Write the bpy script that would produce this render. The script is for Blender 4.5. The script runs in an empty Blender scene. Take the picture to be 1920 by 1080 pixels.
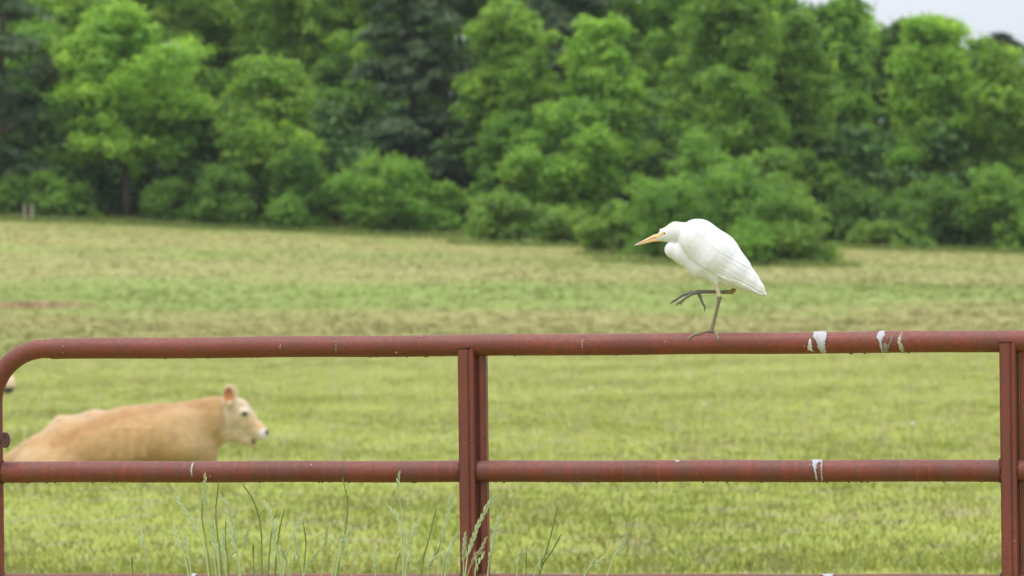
import bpy, bmesh, math, random
import numpy as np
from mathutils import Vector, Matrix

S = bpy.context.scene
COL = S.collection
R = math.radians

# ------------------------------------------------------------------ camera
FPX = 6452.0                      # focal length in pixels of a 1920 wide frame
ROLL, PITCH, EYE = 0.012, 24 / 6452.0, 1.5
cw = np.array([0, math.cos(PITCH), -math.sin(PITCH)])
u0 = np.array([0, math.sin(PITCH), math.cos(PITCH)])
r0 = np.array([1.0, 0, 0])
cr = r0 * math.cos(ROLL) - u0 * math.sin(ROLL)
cu = u0 * math.cos(ROLL) + r0 * math.sin(ROLL)
CAM = np.array([0, 0, EYE])

cam_d = bpy.data.cameras.new('camera')
cam = bpy.data.objects.new('camera', cam_d)
COL.objects.link(cam)
M = Matrix.Identity(4)
for i in range(3):
    M[i][0], M[i][1], M[i][2], M[i][3] = cr[i], cu[i], -cw[i], CAM[i]
cam.matrix_world = M
cam_d.sensor_width = 36.0
cam_d.lens = 36.0 * FPX / 1920.0
cam_d.clip_start, cam_d.clip_end = 0.1, 6000
cam_d.dof.use_dof = True
cam_d.dof.focus_distance = 7.95
cam_d.dof.aperture_fstop = 8.2
cam_d.dof.aperture_blades = 0
S.camera = cam

# ------------------------------------------------------------------ world: overcast sky
SUN_EL, SUN_AZ = R(68), R(215)    # azimuth clockwise from +Y
w = bpy.data.worlds.new('World')
S.world = w
w.use_nodes = True
nt = w.node_tree
nt.nodes.clear()
out = nt.nodes.new('ShaderNodeOutputWorld')
bg = nt.nodes.new('ShaderNodeBackground')
bg.inputs['Strength'].default_value = 0.1
sky = nt.nodes.new('ShaderNodeTexSky')
sky.sky_type = 'NISHITA'
sky.sun_disc = False
sky.sun_elevation = SUN_EL
sky.sun_rotation = SUN_AZ
sky.dust_density = 3.0
tc = nt.nodes.new('ShaderNodeTexCoord')
sp = nt.nodes.new('ShaderNodeSeparateXYZ')
nt.links.new(tc.outputs['Generated'], sp.inputs[0])
mr = nt.nodes.new('ShaderNodeMapRange')     # CIE overcast sky: zenith three times the horizon
mr.inputs['From Min'].default_value = 0.0
mr.inputs['From Max'].default_value = 1.0
mr.inputs['To Min'].default_value = 1.0
mr.inputs['To Max'].default_value = 3.0
nt.links.new(sp.outputs['Z'], mr.inputs['Value'])
nz = nt.nodes.new('ShaderNodeTexNoise')
nz.inputs['Scale'].default_value = 3.0
nz.inputs['Detail'].default_value = 4.0
nt.links.new(tc.outputs['Generated'], nz.inputs['Vector'])
mr2 = nt.nodes.new('ShaderNodeMapRange')
mr2.inputs['From Min'].default_value = 0.3
mr2.inputs['From Max'].default_value = 0.7
mr2.inputs['To Min'].default_value = 0.94
mr2.inputs['To Max'].default_value = 1.06
nt.links.new(nz.outputs['Fac'], mr2.inputs['Value'])
mu = nt.nodes.new('ShaderNodeMath')
mu.operation = 'MULTIPLY'
nt.links.new(mr.outputs[0], mu.inputs[0])
nt.links.new(mr2.outputs[0], mu.inputs[1])
cl = nt.nodes.new('ShaderNodeVectorMath')
cl.operation = 'SCALE'
cl.inputs[0].default_value = (7.85, 8.25, 9.1)
nt.links.new(mu.outputs[0], cl.inputs['Scale'])
mx = nt.nodes.new('ShaderNodeMix')
mx.data_type = 'RGBA'
mx.inputs['Factor'].default_value = 0.85
nt.links.new(sky.outputs[0], mx.inputs['A'])
nt.links.new(cl.outputs[0], mx.inputs['B'])
nt.links.new(mx.outputs['Result'], bg.inputs['Color'])
nt.links.new(bg.outputs[0], out.inputs['Surface'])

sd = bpy.data.lights.new('sun', 'SUN')
sd.energy = 1.5
sd.angle = R(24)
sd.color = (1.0, 0.96, 0.9)
sun = bpy.data.objects.new('sun', sd)
COL.objects.link(sun)
sv = Vector((math.sin(SUN_AZ) * math.cos(SUN_EL), math.cos(SUN_AZ) * math.cos(SUN_EL), math.sin(SUN_EL)))
sun.rotation_euler = sv.to_track_quat('Z', 'Y').to_euler()
sun.location = (0, -5, 30)

S.view_settings.view_transform = 'Standard'
S.view_settings.look = 'None'
S.view_settings.exposure = 0.0
S.view_settings.gamma = 1.0
S.view_settings.use_curve_mapping = False
S.render.engine = 'CYCLES'
S.cycles.use_denoising = True
S.cycles.max_bounces = 6
S.cycles.transparent_max_bounces = 6

# ------------------------------------------------------------------ projection helpers
def ray(px, py):
    return cw + (px - 960) / FPX * cr + (540 - py) / FPX * cu

def P(px, py, d):
    return CAM + d * ray(px, py)

class Plane:
    """a vertical plane through a point, turned about z; maps a sight line to (along, height)"""
    def __init__(self, o, yaw):
        self.o = np.array(o, float)
        self.yaw = yaw
        self.ex = np.array([math.cos(yaw), math.sin(yaw), 0])
        self.ey = np.array([-math.sin(yaw), math.cos(yaw), 0])
    def __call__(self, px, py):
        r = ray(px, py)
        t = np.dot(self.o - CAM, self.ey) / np.dot(r, self.ey)
        q = CAM + t * r - self.o
        return np.array([np.dot(q, self.ex), q[2]])

# ------------------------------------------------------------------ terrain height
def ground_z(x, y):
    x = np.asarray(x, float); y = np.asarray(y, float)
    base = np.interp(y, [-1e4, 9, 20, 30, 50, 90, 1e4], [0, 0, -.09, -.15, -.24, -.24, -.24])
    t = np.clip((y - 90) / 110.0, 0, None)
    t = np.where(t < 1, t ** 1.4, 1 + 0.4 * np.tanh((t - 1) * 3.4))
    H = 4.05 - 0.05 * 60 * np.tanh(x / 60)
    z = base + t * H
    far = np.clip((y - 45) / 60, 0, 1)
    z = z + far * (0.08 * np.sin(x * .11 + y * .09 + 1.0) + 0.035 * np.sin(y * .21 - x * .05))
    z = z + 0.008 * np.sin(x * 1.3 + 2) * np.sin(y * .9)
    return z

def ground_hit(px, py):
    r = ray(px, py)
    d = np.arange(15, 320, 0.1)
    pts = CAM + d[:, None] * r
    g = ground_z(pts[:, 0], pts[:, 1])
    k = np.argmax(pts[:, 2] < g)
    return pts[k], d[k]

# ------------------------------------------------------------------ object helpers
def link(o, parent=None):
    COL.objects.link(o)
    if parent is not None:
        o.parent = parent
    return o

def tag(o, label=None, cat=None, group=None, kind=None):
    if label: o['label'] = label
    if cat: o['category'] = cat
    if group: o['group'] = group
    if kind: o['kind'] = kind
    return o

def empty(name, loc, yaw=0.0):
    o = bpy.data.objects.new(name, None)
    o.empty_display_size = 0.1
    o.location = loc
    o.rotation_euler = (0, 0, yaw)
    return link(o)

def mesh_np(name, V, F, mats=(), smooth=False, attrs=None):
    """V (n,3); F (m,k) with one k for all faces"""
    V = np.ascontiguousarray(V, np.float32)
    F = np.ascontiguousarray(F, np.int32)
    me = bpy.data.meshes.new(name)
    m, k = F.shape
    me.vertices.add(len(V)); me.vertices.foreach_set('co', V.ravel())
    me.loops.add(m * k); me.loops.foreach_set('vertex_index', F.ravel())
    me.polygons.add(m)
    me.polygons.foreach_set('loop_start', np.arange(0, m * k, k, dtype=np.int32))
    me.polygons.foreach_set('loop_total', np.full(m, k, np.int32))
    if smooth:
        me.polygons.foreach_set('use_smooth', np.ones(m, bool))
    for nme, arr in (attrs or {}).items():
        if arr.ndim == 2:
            a = me.attributes.new(nme, 'FLOAT_COLOR', 'POINT')
            c = np.ones((len(V), 4), np.float32); c[:, :3] = arr
            a.data.foreach_set('color', c.ravel())
        else:
            a = me.attributes.new(nme, 'FLOAT', 'POINT')
            a.data.foreach_set('value', arr.astype(np.float32))
    me.update(calc_edges=True)
    for mt in mats: me.materials.append(mt)
    return me

def obj(name, me, parent=None, loc=None):
    o = bpy.data.objects.new(name, me)
    if loc is not None: o.location = loc
    return link(o, parent)

class MB:
    """collects verts and faces of mixed size"""
    def __init__(self): self.v = []; self.f = []
    def add(self, V, F):
        n = len(self.v)
        self.v += [tuple(p) for p in V]
        self.f += [tuple(i + n for i in q) for q in F]
        return self
    def tube(self, pts, rad, seg=12, caps=True):
        pts = [Vector(p) for p in pts]
        n = len(pts)
        if not hasattr(rad, '__len__'): rad = [rad] * n
        V, F = [], []
        t0 = (pts[1] - pts[0]).normalized()
        a = Vector((0, 0, 1)) if abs(t0.z) < .9 else Vector((1, 0, 0))
        nrm = t0.cross(a).normalized()
        for i, p in enumerate(pts):
            t = (pts[min(i + 1, n - 1)] - pts[max(i - 1, 0)]).normalized()
            nrm = (nrm - t * nrm.dot(t)).normalized()
            b = t.cross(nrm)
            for k in range(seg):
                q = 2 * math.pi * k / seg
                V.append(p + (nrm * math.cos(q) + b * math.sin(q)) * rad[i])
        for i in range(n - 1):
            for k in range(seg):
                k2 = (k + 1) % seg
                F.append((i * seg + k, i * seg + k2, (i + 1) * seg + k2, (i + 1) * seg + k))
        if caps:
            F.append(tuple(range(seg))[::-1])
            F.append(tuple((n - 1) * seg + k for k in range(seg)))
        return self.add(V, F)
    def box(self, lo, hi, bev=0.0):
        bm = bmesh.new()
        bmesh.ops.create_cube(bm, size=1)
        for v in bm.verts:
            v.co = Vector([(lo[i] + hi[i]) / 2 + v.co[i] * (hi[i] - lo[i]) for i in range(3)])
        if bev: bmesh.ops.bevel(bm, geom=bm.edges[:], offset=bev, segments=2, affect='EDGES')
        bm.verts.index_update()
        self.add([v.co.copy() for v in bm.verts], [[v.index for v in f.verts] for f in bm.faces])
        bm.free()
        return self
    def ball(self, c, r, sc=(1, 1, 1), seg=10, rings=7):
        V = [(c[0], c[1], c[2] + r * sc[2])]; F = []
        for i in range(1, rings):
            th = math.pi * i / rings
            for k in range(seg):
                q = 2 * math.pi * k / seg
                V.append((c[0] + r * sc[0] * math.sin(th) * math.cos(q), c[1] + r * sc[1] * math.sin(th) * math.sin(q), c[2] + r * sc[2] * math.cos(th)))
        V.append((c[0], c[1], c[2] - r * sc[2]))
        L = len(V) - 1
        for k in range(seg):
            k2 = (k + 1) % seg
            F.append((0, 1 + k, 1 + k2))
            for i in range(rings - 2):
                F.append((1 + i * seg + k, 1 + (i + 1) * seg + k, 1 + (i + 1) * seg + k2, 1 + i * seg + k2))
            F.append((L, 1 + (rings - 2) * seg + k2, 1 + (rings - 2) * seg + k))
        return self.add(V, F)
    def build(self, name, mat, parent=None, smooth=True, loc=None, sharp=None):
        me = bpy.data.meshes.new(name)
        me.from_pydata(self.v, [], self.f)
        if smooth:
            me.polygons.foreach_set('use_smooth', np.ones(len(me.polygons), bool))
            if sharp: me.set_sharp_from_angle(angle=R(sharp))
        me.update()
        for m in (mat if isinstance(mat, (list, tuple)) else [mat]): me.materials.append(m)
        return obj(name, me, parent, loc)

def spline(pts, n):
    """Catmull-Rom through pts"""
    p = np.array(pts, float)
    p = np.vstack([2 * p[0] - p[1], p, 2 * p[-1] - p[-2]])
    res = []
    for i in range(1, len(p) - 2):
        for t in np.linspace(0, 1, n, endpoint=False):
            a, b, c, d = p[i - 1], p[i], p[i + 1], p[i + 2]
            res.append(0.5 * (2 * b + (c - a) * t + (2 * a - 5 * b + 4 * c - d) * t * t + (3 * b - a - 3 * c + d) * t ** 3))
    res.append(p[-2])
    return np.array(res)

# ------------------------------------------------------------------ material helpers
class NT:
    def __init__(self, name):
        self.m = bpy.data.materials.new(name)
        self.m.use_nodes = True
        self.t = self.m.node_tree
        self.t.nodes.clear()
        self.out = self.t.nodes.new('ShaderNodeOutputMaterial')
    def n(self, typ, **kw):
        nd = self.t.nodes.new(typ)
        for k, v in kw.items():
            if k.startswith('i_'):
                nd.inputs[k[2:].replace('_', ' ')].default_value = v
            else: setattr(nd, k, v)
        return nd
    def l(self, a, b): self.t.links.new(a, b)
    def noise(self, vec, scale, detail=3, rough=.55):
        nd = self.n('ShaderNodeTexNoise')
        nd.inputs['Scale'].default_value = scale
        nd.inputs['Detail'].default_value = detail
        nd.inputs['Roughness'].default_value = rough
        if vec is not None: self.l(vec, nd.inputs['Vector'])
        return nd.outputs['Fac']
    def mapping(self, vec, sc=(1, 1, 1), loc=(0, 0, 0)):
        nd = self.n('ShaderNodeMapping')
        nd.inputs['Scale'].default_value = sc
        nd.inputs['Location'].default_value = loc
        self.l(vec, nd.inputs['Vector'])
        return nd.outputs[0]
    def step(self, v, a, b, lo=0.0, hi=1.0):
        nd = self.n('ShaderNodeMapRange')
        nd.interpolation_type = 'SMOOTHSTEP'
        nd.inputs['From Min'].default_value = a
        nd.inputs['From Max'].default_value = b
        nd.inputs['To Min'].default_value = lo
        nd.inputs['To Max'].default_value = hi
        self.l(v, nd.inputs['Value'])
        return nd.outputs[0]
    def math(self, op, a, b=None):
        nd = self.n('ShaderNodeMath', operation=op)
        for i, x in enumerate((a, b)):
            if x is None: continue
            if hasattr(x, 'is_linked'): self.l(x, nd.inputs[i])
            else: nd.inputs[i].default_value = x
        return nd.outputs[0]
    def mix(self, f, a, b, mode='MIX'):
        nd = self.n('ShaderNodeMix', data_type='RGBA', blend_type=mode)
        for s, x in (('Factor', f), ('A', a), ('B', b)):
            sock = nd.inputs[s] if s == 'Factor' else [q for q in nd.inputs if q.name == s and q.type == 'RGBA'][0]
            if hasattr(x, 'is_linked'): self.l(x, sock)
            else: sock.default_value = x if s == 'Factor' else (*x, 1)
        return [q for q in nd.outputs if q.type == 'RGBA'][0]
    def ramp(self, v, stops):
        nd = self.n('ShaderNodeValToRGB')
        e = nd.color_ramp.elements
        while len(e) < len(stops): e.new(0.5)
        for q, (p, c) in zip(e, stops):
            q.position = p; q.color = (*c, 1)
        self.l(v, nd.inputs[0])
        return nd.outputs[0]
    def bsdf(self, color, rough=.6, spec=.3, bump=None, bstr=.3, bdist=.01, trans=0.0, tcol=None, metal=0.0, sheen=0.0):
        b = self.n('ShaderNodeBsdfPrincipled')
        if hasattr(color, 'is_linked'): self.l(color, b.inputs['Base Color'])
        else: b.inputs['Base Color'].default_value = (*color, 1)
        if hasattr(rough, 'is_linked'): self.l(rough, b.inputs['Roughness'])
        else: b.inputs['Roughness'].default_value = rough
        b.inputs['Specular IOR Level'].default_value = spec
        b.inputs['Metallic'].default_value = metal
        b.inputs['Sheen Weight'].default_value = sheen
        if bump is not None:
            bn = self.n('ShaderNodeBump')
            bn.inputs['Strength'].default_value = bstr
            bn.inputs['Distance'].default_value = bdist
            self.l(bump, bn.inputs['Height'])
            self.l(bn.outputs[0], b.inputs['Normal'])
        res = b.outputs[0]
        if trans:
            tr = self.n('ShaderNodeBsdfTranslucent')
            c2 = tcol if tcol is not None else color
            if hasattr(c2, 'is_linked'): self.l(c2, tr.inputs['Color'])
            else: tr.inputs['Color'].default_value = (*c2, 1)
            ms = self.n('ShaderNodeMixShader')
            ms.inputs[0].default_value = trans
            self.l(b.outputs[0], ms.inputs[1]); self.l(tr.outputs[0], ms.inputs[2])
            res = ms.outputs[0]
        self.l(res, self.out.inputs['Surface'])
        return self.m

# soil patch in the field
PATCH, _ = ground_hit(62, 571)

def field_color(N):
    """pasture colour at a world position: mown and grazed bands, clover, dry grass, bare soil"""
    geo = N.n('ShaderNodeNewGeometry')
    pos = geo.outputs['Position']
    flat = N.mapping(pos, (1, 1, 0))
    big = N.noise(N.mapping(flat, (.10, .05, 1)), 1.0, 3)
    mid = N.noise(N.mapping(flat, (.9, .5, 1), (3, 7, 0)), 1.0, 4, .65)
    fine = N.noise(N.mapping(flat, (3.2, 1.8, 1), (9, 1, 0)), 1.0, 3)
    sep = N.n('ShaderNodeSeparateXYZ'); N.l(pos, sep.inputs[0])
    Y = sep.outputs['Y']; X = sep.outputs['X']
    yy = N.math('ADD', Y, N.math('MULTIPLY', N.math('SUBTRACT', big, .5), 22.0))
    yy = N.math('ADD', yy, N.math('MULTIPLY', N.math('SUBTRACT', mid, .5), 7.0))
    t = N.math('DIVIDE', yy, 240.0)
    g1, g2, tan, tan2, ol, ol2 = GR1, GR2, TAN1, TAN2, OLV, (.235, .265, .072)
    band = N.ramp(t, [(0.0, g1), (.2, g1), (.29, g2), (.37, ol), (.42, tan), (.475, tan), (.505, g3), (.575, g3), (.612, tan2), (.665, tan2), (.70, ol2), (.75, tan), (.81, ol), (.87, EDGE), (1.0, EDGE)])
    c = N.mix(N.step(fine, .38, .66), band, N.mix(.5, band, LUSH))
    c = N.mix(N.math('MULTIPLY', N.step(mid, .47, .70), .45), c, DRY)
    c = N.mix(N.math('MULTIPLY', N.step(fine, .50, .66), .6), c, DRY2)
    c = N.mix(N.math('MULTIPLY', N.step(big, .6, .7), .4), c, LUSH)
    # bare reddish soil
    dx = N.math('DIVIDE', N.math('SUBTRACT', X, float(PATCH[0])), 2.3)
    dy = N.math('DIVIDE', N.math('SUBTRACT', Y, float(PATCH[1])), 3.2)
    rr = N.math('SQRT', N.math('ADD', N.math('MULTIPLY', dx, dx), N.math('MULTIPLY', dy, dy)))
    rr = N.math('ADD', rr, N.math('MULTIPLY', N.math('SUBTRACT', mid, .5), 1.6))
    rr = N.math('ADD', rr, N.math('MULTIPLY', N.math('SUBTRACT', fine, .5), 1.2))
    soil = N.step(rr, .5, 1.15, 1.0, 0.0)
    c = N.mix(N.math('MULTIPLY', soil, .85), c, SOIL)
    return c, pos

EDGE = (.20, .235, .075)
GR1 = (.30, .325, .064)
GR2 = (.295, .305, .072)
g3 = (.205, .265, .060)
TAN1 = (.30, .262, .098)
TAN2 = (.295, .27, .10)
OLV = (.262, .265, .08)
LUSH = (.225, .335, .055)
DRY = (.31, .285, .11)
DRY2 = (.35, .285, .165)
SOIL = (.30, .17, .10)

def mat_field():
    N = NT('pasture_soil')
    c, pos = field_color(N)
    b = N.noise(pos, 9.0, 4)
    return N.bsdf(c, .9, .1, b, .25, .03)

def mat_grass(name, tint_lo, tint_hi, amt):
    N = NT(name)
    c, pos = field_color(N)
    at = N.n('ShaderNodeAttribute', attribute_name='tint')
    k = N.ramp(at.outputs['Fac'], [(0, tint_lo), (.5, (1, 1, 1)), (1, tint_hi)])
    c = N.mix(amt, c, k, 'MULTIPLY')
    m = N.bsdf(c, .8, .08, trans=.35)
    # blades this thin stand in for a sward: shade them mostly by the sward's own slope
    geo = N.n('ShaderNodeNewGeometry')
    sc = N.n('ShaderNodeVectorMath', operation='SCALE'); N.l(geo.outputs['Normal'], sc.inputs[0]); sc.inputs['Scale'].default_value = .35
    ad = N.n('ShaderNodeVectorMath', operation='ADD'); N.l(sc.outputs[0], ad.inputs[0]); ad.inputs[1].default_value = (0, 0, .8)
    nn = N.n('ShaderNodeVectorMath', operation='NORMALIZE'); N.l(ad.outputs[0], nn.inputs[0])
    for nd in N.t.nodes:
        if nd.type in ('BSDF_PRINCIPLED', 'BSDF_TRANSLUCENT'): N.l(nn.outputs[0], nd.inputs['Normal'])
    return m

def mat_leaf(name, base, hi, lo, tr=.55):
    N = NT(name)
    oi = N.n('ShaderNodeObjectInfo')
    at = N.n('ShaderNodeAttribute', attribute_name='tint')
    geo = N.n('ShaderNodeNewGeometry')
    c = N.ramp(at.outputs['Fac'], [(0, lo), (.5, base), (1, hi)])
    v = N.step(geo.outputs['Random Per Island'], 0, 1, .8, 1.2)
    v2 = N.step(oi.outputs['Random'], 0, 1, .86, 1.14)
    vm = N.n('ShaderNodeVectorMath', operation='SCALE')
    N.l(c, vm.inputs[0]); N.l(N.math('MULTIPLY', v, v2), vm.inputs['Scale'])
    cc = vm.outputs[0]
    tcol = N.mix(1.0, cc, (1.25, 1.3, .6), 'MULTIPLY')
    return N.bsdf(cc, .55, .25, trans=tr, tcol=tcol)

def mat_vcol(name, rough=.7, spec=.2, scale=60, amt=.15, bstr=.2, bdist=.004, stretch=(1, 1, 1), sheen=0.0, trans=0.0):
    N = NT(name)
    at = N.n('ShaderNodeAttribute', attribute_name='col')
    tcn = N.n('ShaderNodeTexCoord')
    f = N.noise(N.mapping(tcn.outputs['Object'], stretch), scale, 4)
    k = N.step(f, .3, .7, 1 - amt, 1 + amt * .5)
    vm = N.n('ShaderNodeVectorMath', operation='SCALE')
    N.l(at.outputs['Color'], vm.inputs[0]); N.l(k, vm.inputs['Scale'])
    return N.bsdf(vm.outputs[0], rough, spec, f, bstr, bdist, sheen=sheen, trans=trans)

def mat_plain(name, color, rough=.6, spec=.3, scale=30, amt=.2, bstr=.2, bdist=.002, metal=0):
    N = NT(name)
    tcn = N.n('ShaderNodeTexCoord')
    f = N.noise(tcn.outputs['Object'], scale, 4)
    c = N.mix(N.step(f, .3, .7), tuple(x * (1 - amt) for x in color), tuple(min(1, x * (1 + amt)) for x in color))
    return N.bsdf(c, rough, spec, f, bstr, bdist, metal=metal)

def mat_paint(name, banded):
    """weathered red oxide gate paint: bleached top, scratches across the pipe, rust specks"""
    N = NT(name)
    tcn = N.n('ShaderNodeTexCoord')
    o = tcn.outputs['Object']
    red, deep, mauve, rust = (.24, .055, .031), (.165, .038, .021), (.13, .058, .045), (.09, .03, .016)
    big = N.noise(o, 3.5, 3)
    c = N.mix(N.step(big, .35, .65), red, deep)
    # bands across the pipe
    bv = N.mapping(o, (1, .05, .05))
    b1 = N.noise(bv, 17, 4, .65)
    c = N.mix(N.math('MULTIPLY', N.step(b1, .46, .56), .62 if banded else .3), c, mauve)
    b2 = N.noise(N.mapping(o, (1, .05, .05), (4, 0, 0)), 60, 2, .5)
    c = N.mix(N.math('MULTIPLY', N.step(b2, .56, .62), .45 if banded else .12), c, (.26, .062, .04))
    # bleached, chalky upper side
    sep = N.n('ShaderNodeSeparateXYZ')
    geo = N.n('ShaderNodeNewGeometry')
    N.l(geo.outputs['Normal'], sep.inputs[0])
    ch = N.math('ADD', sep.outputs['Z'], N.math('MULTIPLY', N.math('SUBTRACT', N.noise(o, 55, 4, .7), .5), 1.1))
    c = N.mix(N.math('MULTIPLY', N.step(ch, .15, .9), .36), c, (.195, .088, .068))
    mo = N.noise(o, 95, 4, .75)
    c = N.mix(N.math('MULTIPLY', N.step(mo, .45, .60), .62), c, (.125, .045, .034))
    # specks and scabs of rust
    s1 = N.noise(o, 420, 2, .6)
    c = N.mix(N.math('MULTIPLY', N.step(s1, .60, .68), .7), c, rust)
    s3 = N.noise(o, 150, 3, .6)
    c = N.mix(N.math('MULTIPLY', N.step(s3, .66, .72), .8), c, (.06, .022, .014))
    s2 = N.noise(N.mapping(o, (1, 1, 1), (7, 3, 1)), 28, 4, .7)
    c = N.mix(N.math('MULTIPLY', N.step(s2, .66, .74), .6), c, (.26, .11, .035))
    s4 = N.noise(N.mapping(o, (1, 1, 1), (2, 9, 4)), 75, 2, .5)
    c = N.mix(N.math('MULTIPLY', N.step(s4, .76, .79), .8), c, (.6, .55, .47))
    rgh = N.step(s1, .3, .7, .42, .7)
    return N.bsdf(c, rgh, .35, N.math('ADD', s1, N.math('MULTIPLY', s3, 2.0)), .35, .0008)

# ------------------------------------------------------------------ signed distance meshes
BIG = 9.0
class Field:
    def __init__(self, lo, hi, h):
        self.lo = np.array(lo, float); self.h = h
        n = np.ceil((np.array(hi) - self.lo) / h).astype(int) + 1
        self.n = n
        self.D = np.full(tuple(n), BIG, np.float32)
    def sub(self, lo, hi):
        a = np.clip(np.floor((np.array(lo) - self.lo) / self.h).astype(int), 0, self.n)
        b = np.clip(np.ceil((np.array(hi) - self.lo) / self.h).astype(int) + 1, 0, self.n)
        sl = tuple(slice(int(a[i]), int(b[i])) for i in range(3))
        g = [self.lo[i] + self.h * np.arange(a[i], b[i], dtype=np.float32) for i in range(3)]
        X = g[0][:, None, None].astype(np.float32); Y = g[1][None, :, None].astype(np.float32); Z = g[2][None, None, :].astype(np.float32)
        return sl, X, Y, Z
    @staticmethod
    def cone_d(X, Y, Z, a, b, ra, rb, ys):
        """round cone, y squeezed by ys"""
        a = np.array(a, np.float32); b = np.array(b, np.float32)
        s = np.float32(1 / ys)
        Ys = (Y - (a[1] + b[1]) / 2) * s + (a[1] + b[1]) / 2 if ys != 1 else Y
        ab = b - a
        L = float(ab @ ab) + 1e-12
        t = ((X - a[0]) * ab[0] + (Ys - a[1]) * ab[1] + (Z - a[2]) * ab[2]) / L
        t = np.clip(t, 0, 1)
        d = np.sqrt((X - a[0] - t * ab[0]) ** 2 + (Ys - a[1] - t * ab[1]) ** 2 + (Z - a[2] - t * ab[2]) ** 2)
        return d - (ra + (rb - ra) * t)
    def cone(self, a, b, ra, rb, k=.01, ys=1.0, op='add', marg=None):
        a = np.array(a, float); b = np.array(b, float)
        m = max(ra, rb) * max(1, ys) + max(k, 2.5 * self.h) + (marg or 0)
        sl, X, Y, Z = self.sub(np.minimum(a, b) - m, np.maximum(a, b) + m)
        d = self.cone_d(X, Y, Z, a, b, ra, rb, ys)
        self.merge(sl, d, k, op)
    def ellip(self, c, r, k=.01, op='add', tilt=0.0):
        """ellipsoid turned by tilt in the x-z plane"""
        c = np.array(c, float); r = np.array(r, float)
        m = r.max() + max(k, 2.5 * self.h)
        sl, X, Y, Z = self.sub(c - m, c + m)
        ct, st = math.cos(tilt), math.sin(tilt)
        x = (X - c[0]) * ct + (Z - c[2]) * st
        z = -(X - c[0]) * st + (Z - c[2]) * ct
        y = Y - c[1]
        k0 = np.sqrt((x / r[0]) ** 2 + (y / r[1]) ** 2 + (z / r[2]) ** 2)
        k1 = np.sqrt((x / r[0] ** 2) ** 2 + (y / r[1] ** 2) ** 2 + (z / r[2] ** 2) ** 2) + 1e-9
        self.merge(sl, k0 * (k0 - 1) / k1, k, op)
    def merge(self, sl, d, k, op):
        D = self.D[sl]
        if op == 'add':
            h = np.clip(k - np.abs(D - d), 0, None) / k
            self.D[sl] = np.minimum(D, d) - h * h * k * .25
        else:
            d = -d
            h = np.clip(k - np.abs(D - d), 0, None) / k
            self.D[sl] = np.maximum(D, d) + h * h * k * .25
    def chain(self, pts, k=.01, ys=1.0):
        for p, q in zip(pts[:-1], pts[1:]):
            self.cone(p[:3], q[:3], p[3], q[3], k, ys)
    def value(self, p):
        i = tuple(np.clip(np.round((np.array(p) - self.lo) / self.h).astype(int), 0, self.n - 1))
        return self.D[i]
    def surf_y(self, x, z, y0=0.0, sgn=-1):
        y = y0
        while self.value((x, y, z)) < 0 and abs(y - y0) < 1: y += sgn * self.h * .5
        return y

def surface_nets(D, lo, h):
    s = D < 0
    n = np.array(D.shape)
    c = np.zeros(tuple(n - 1), np.uint8)
    for i in (0, 1):
        for j in (0, 1):
            for k in (0, 1):
                c += s[i:n[0] - 1 + i, j:n[1] - 1 + j, k:n[2] - 1 + k]
    act = (c > 0) & (c < 8)
    idx = np.argwhere(act)
    num = np.full(act.shape, -1, np.int32)
    num[act] = np.arange(len(idx), dtype=np.int32)
    acc = np.zeros((len(idx), 3)); cnt = np.zeros(len(idx))
    cor = [(i, j, k) for i in (0, 1) for j in (0, 1) for k in (0, 1)]
    for a in cor:
        for ax in range(3):
            if a[ax]: continue
            b = list(a); b[ax] = 1
            da = D[idx[:, 0] + a[0], idx[:, 1] + a[1], idx[:, 2] + a[2]].astype(float)
            db = D[idx[:, 0] + b[0], idx[:, 1] + b[1], idx[:, 2] + b[2]].astype(float)
            cr_ = (da < 0) != (db < 0)
            t = np.where(cr_, da / np.where(cr_, da - db, 1), 0)
            p = np.tile(np.array(a, float), (len(idx), 1)); p[:, ax] = t
            acc[cr_] += p[cr_]; cnt[cr_] += 1
    V = (idx + acc / cnt[:, None]) * h + np.array(lo)
    F = []
    for ax in range(3):
        o1, o2 = (ax + 1) % 3, (ax + 2) % 3
        sa = [slice(None)] * 3; sb = [slice(None)] * 3
        sa[ax] = slice(0, n[ax] - 1); sb[ax] = slice(1, n[ax])
        A, B = s[tuple(sa)], s[tuple(sb)]
        e = np.argwhere(A != B)
        e = e[(e[:, o1] > 0) & (e[:, o2] > 0) & (e[:, o1] < n[o1] - 1) & (e[:, o2] < n[o2] - 1)]
        flip = A[e[:, 0], e[:, 1], e[:, 2]]
        def at(d1, d2):
            q = e.copy(); q[:, o1] += d1; q[:, o2] += d2
            return num[q[:, 0], q[:, 1], q[:, 2]]
        q = np.stack([at(-1, -1), at(0, -1), at(0, 0), at(-1, 0)], 1)
        q[~flip] = q[~flip][:, ::-1]
        F.append(q)
    return V, np.vstack(F)

def poly_sd(X, Z, poly):
    p = np.array(poly, np.float32)
    d = np.full(np.broadcast(X, Z).shape, 1e9, np.float32)
    ins = np.zeros(d.shape, bool)
    for i in range(len(p)):
        a, b = p[i], p[(i + 1) % len(p)]
        e = b - a
        t = np.clip(((X - a[0]) * e[0] + (Z - a[1]) * e[1]) / (e @ e + 1e-12), 0, 1)
        d = np.minimum(d, (X - a[0] - t * e[0]) ** 2 + (Z - a[1] - t * e[1]) ** 2)
        cond = ((a[1] <= Z) != (b[1] <= Z))
        xi = a[0] + (Z - a[1]) / (b[1] - a[1] + 1e-12) * e[0]
        ins ^= cond & (X < xi)
    d = np.sqrt(d)
    return np.where(ins, -d, d)

def seg_d(V, a, b):
    a = np.array(a, float); b = np.array(b, float)
    ab = b - a
    t = np.clip(((V - a) @ ab) / (ab @ ab + 1e-12), 0, 1)
    return np.linalg.norm(V - a - t[:, None] * ab, axis=1)

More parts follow.
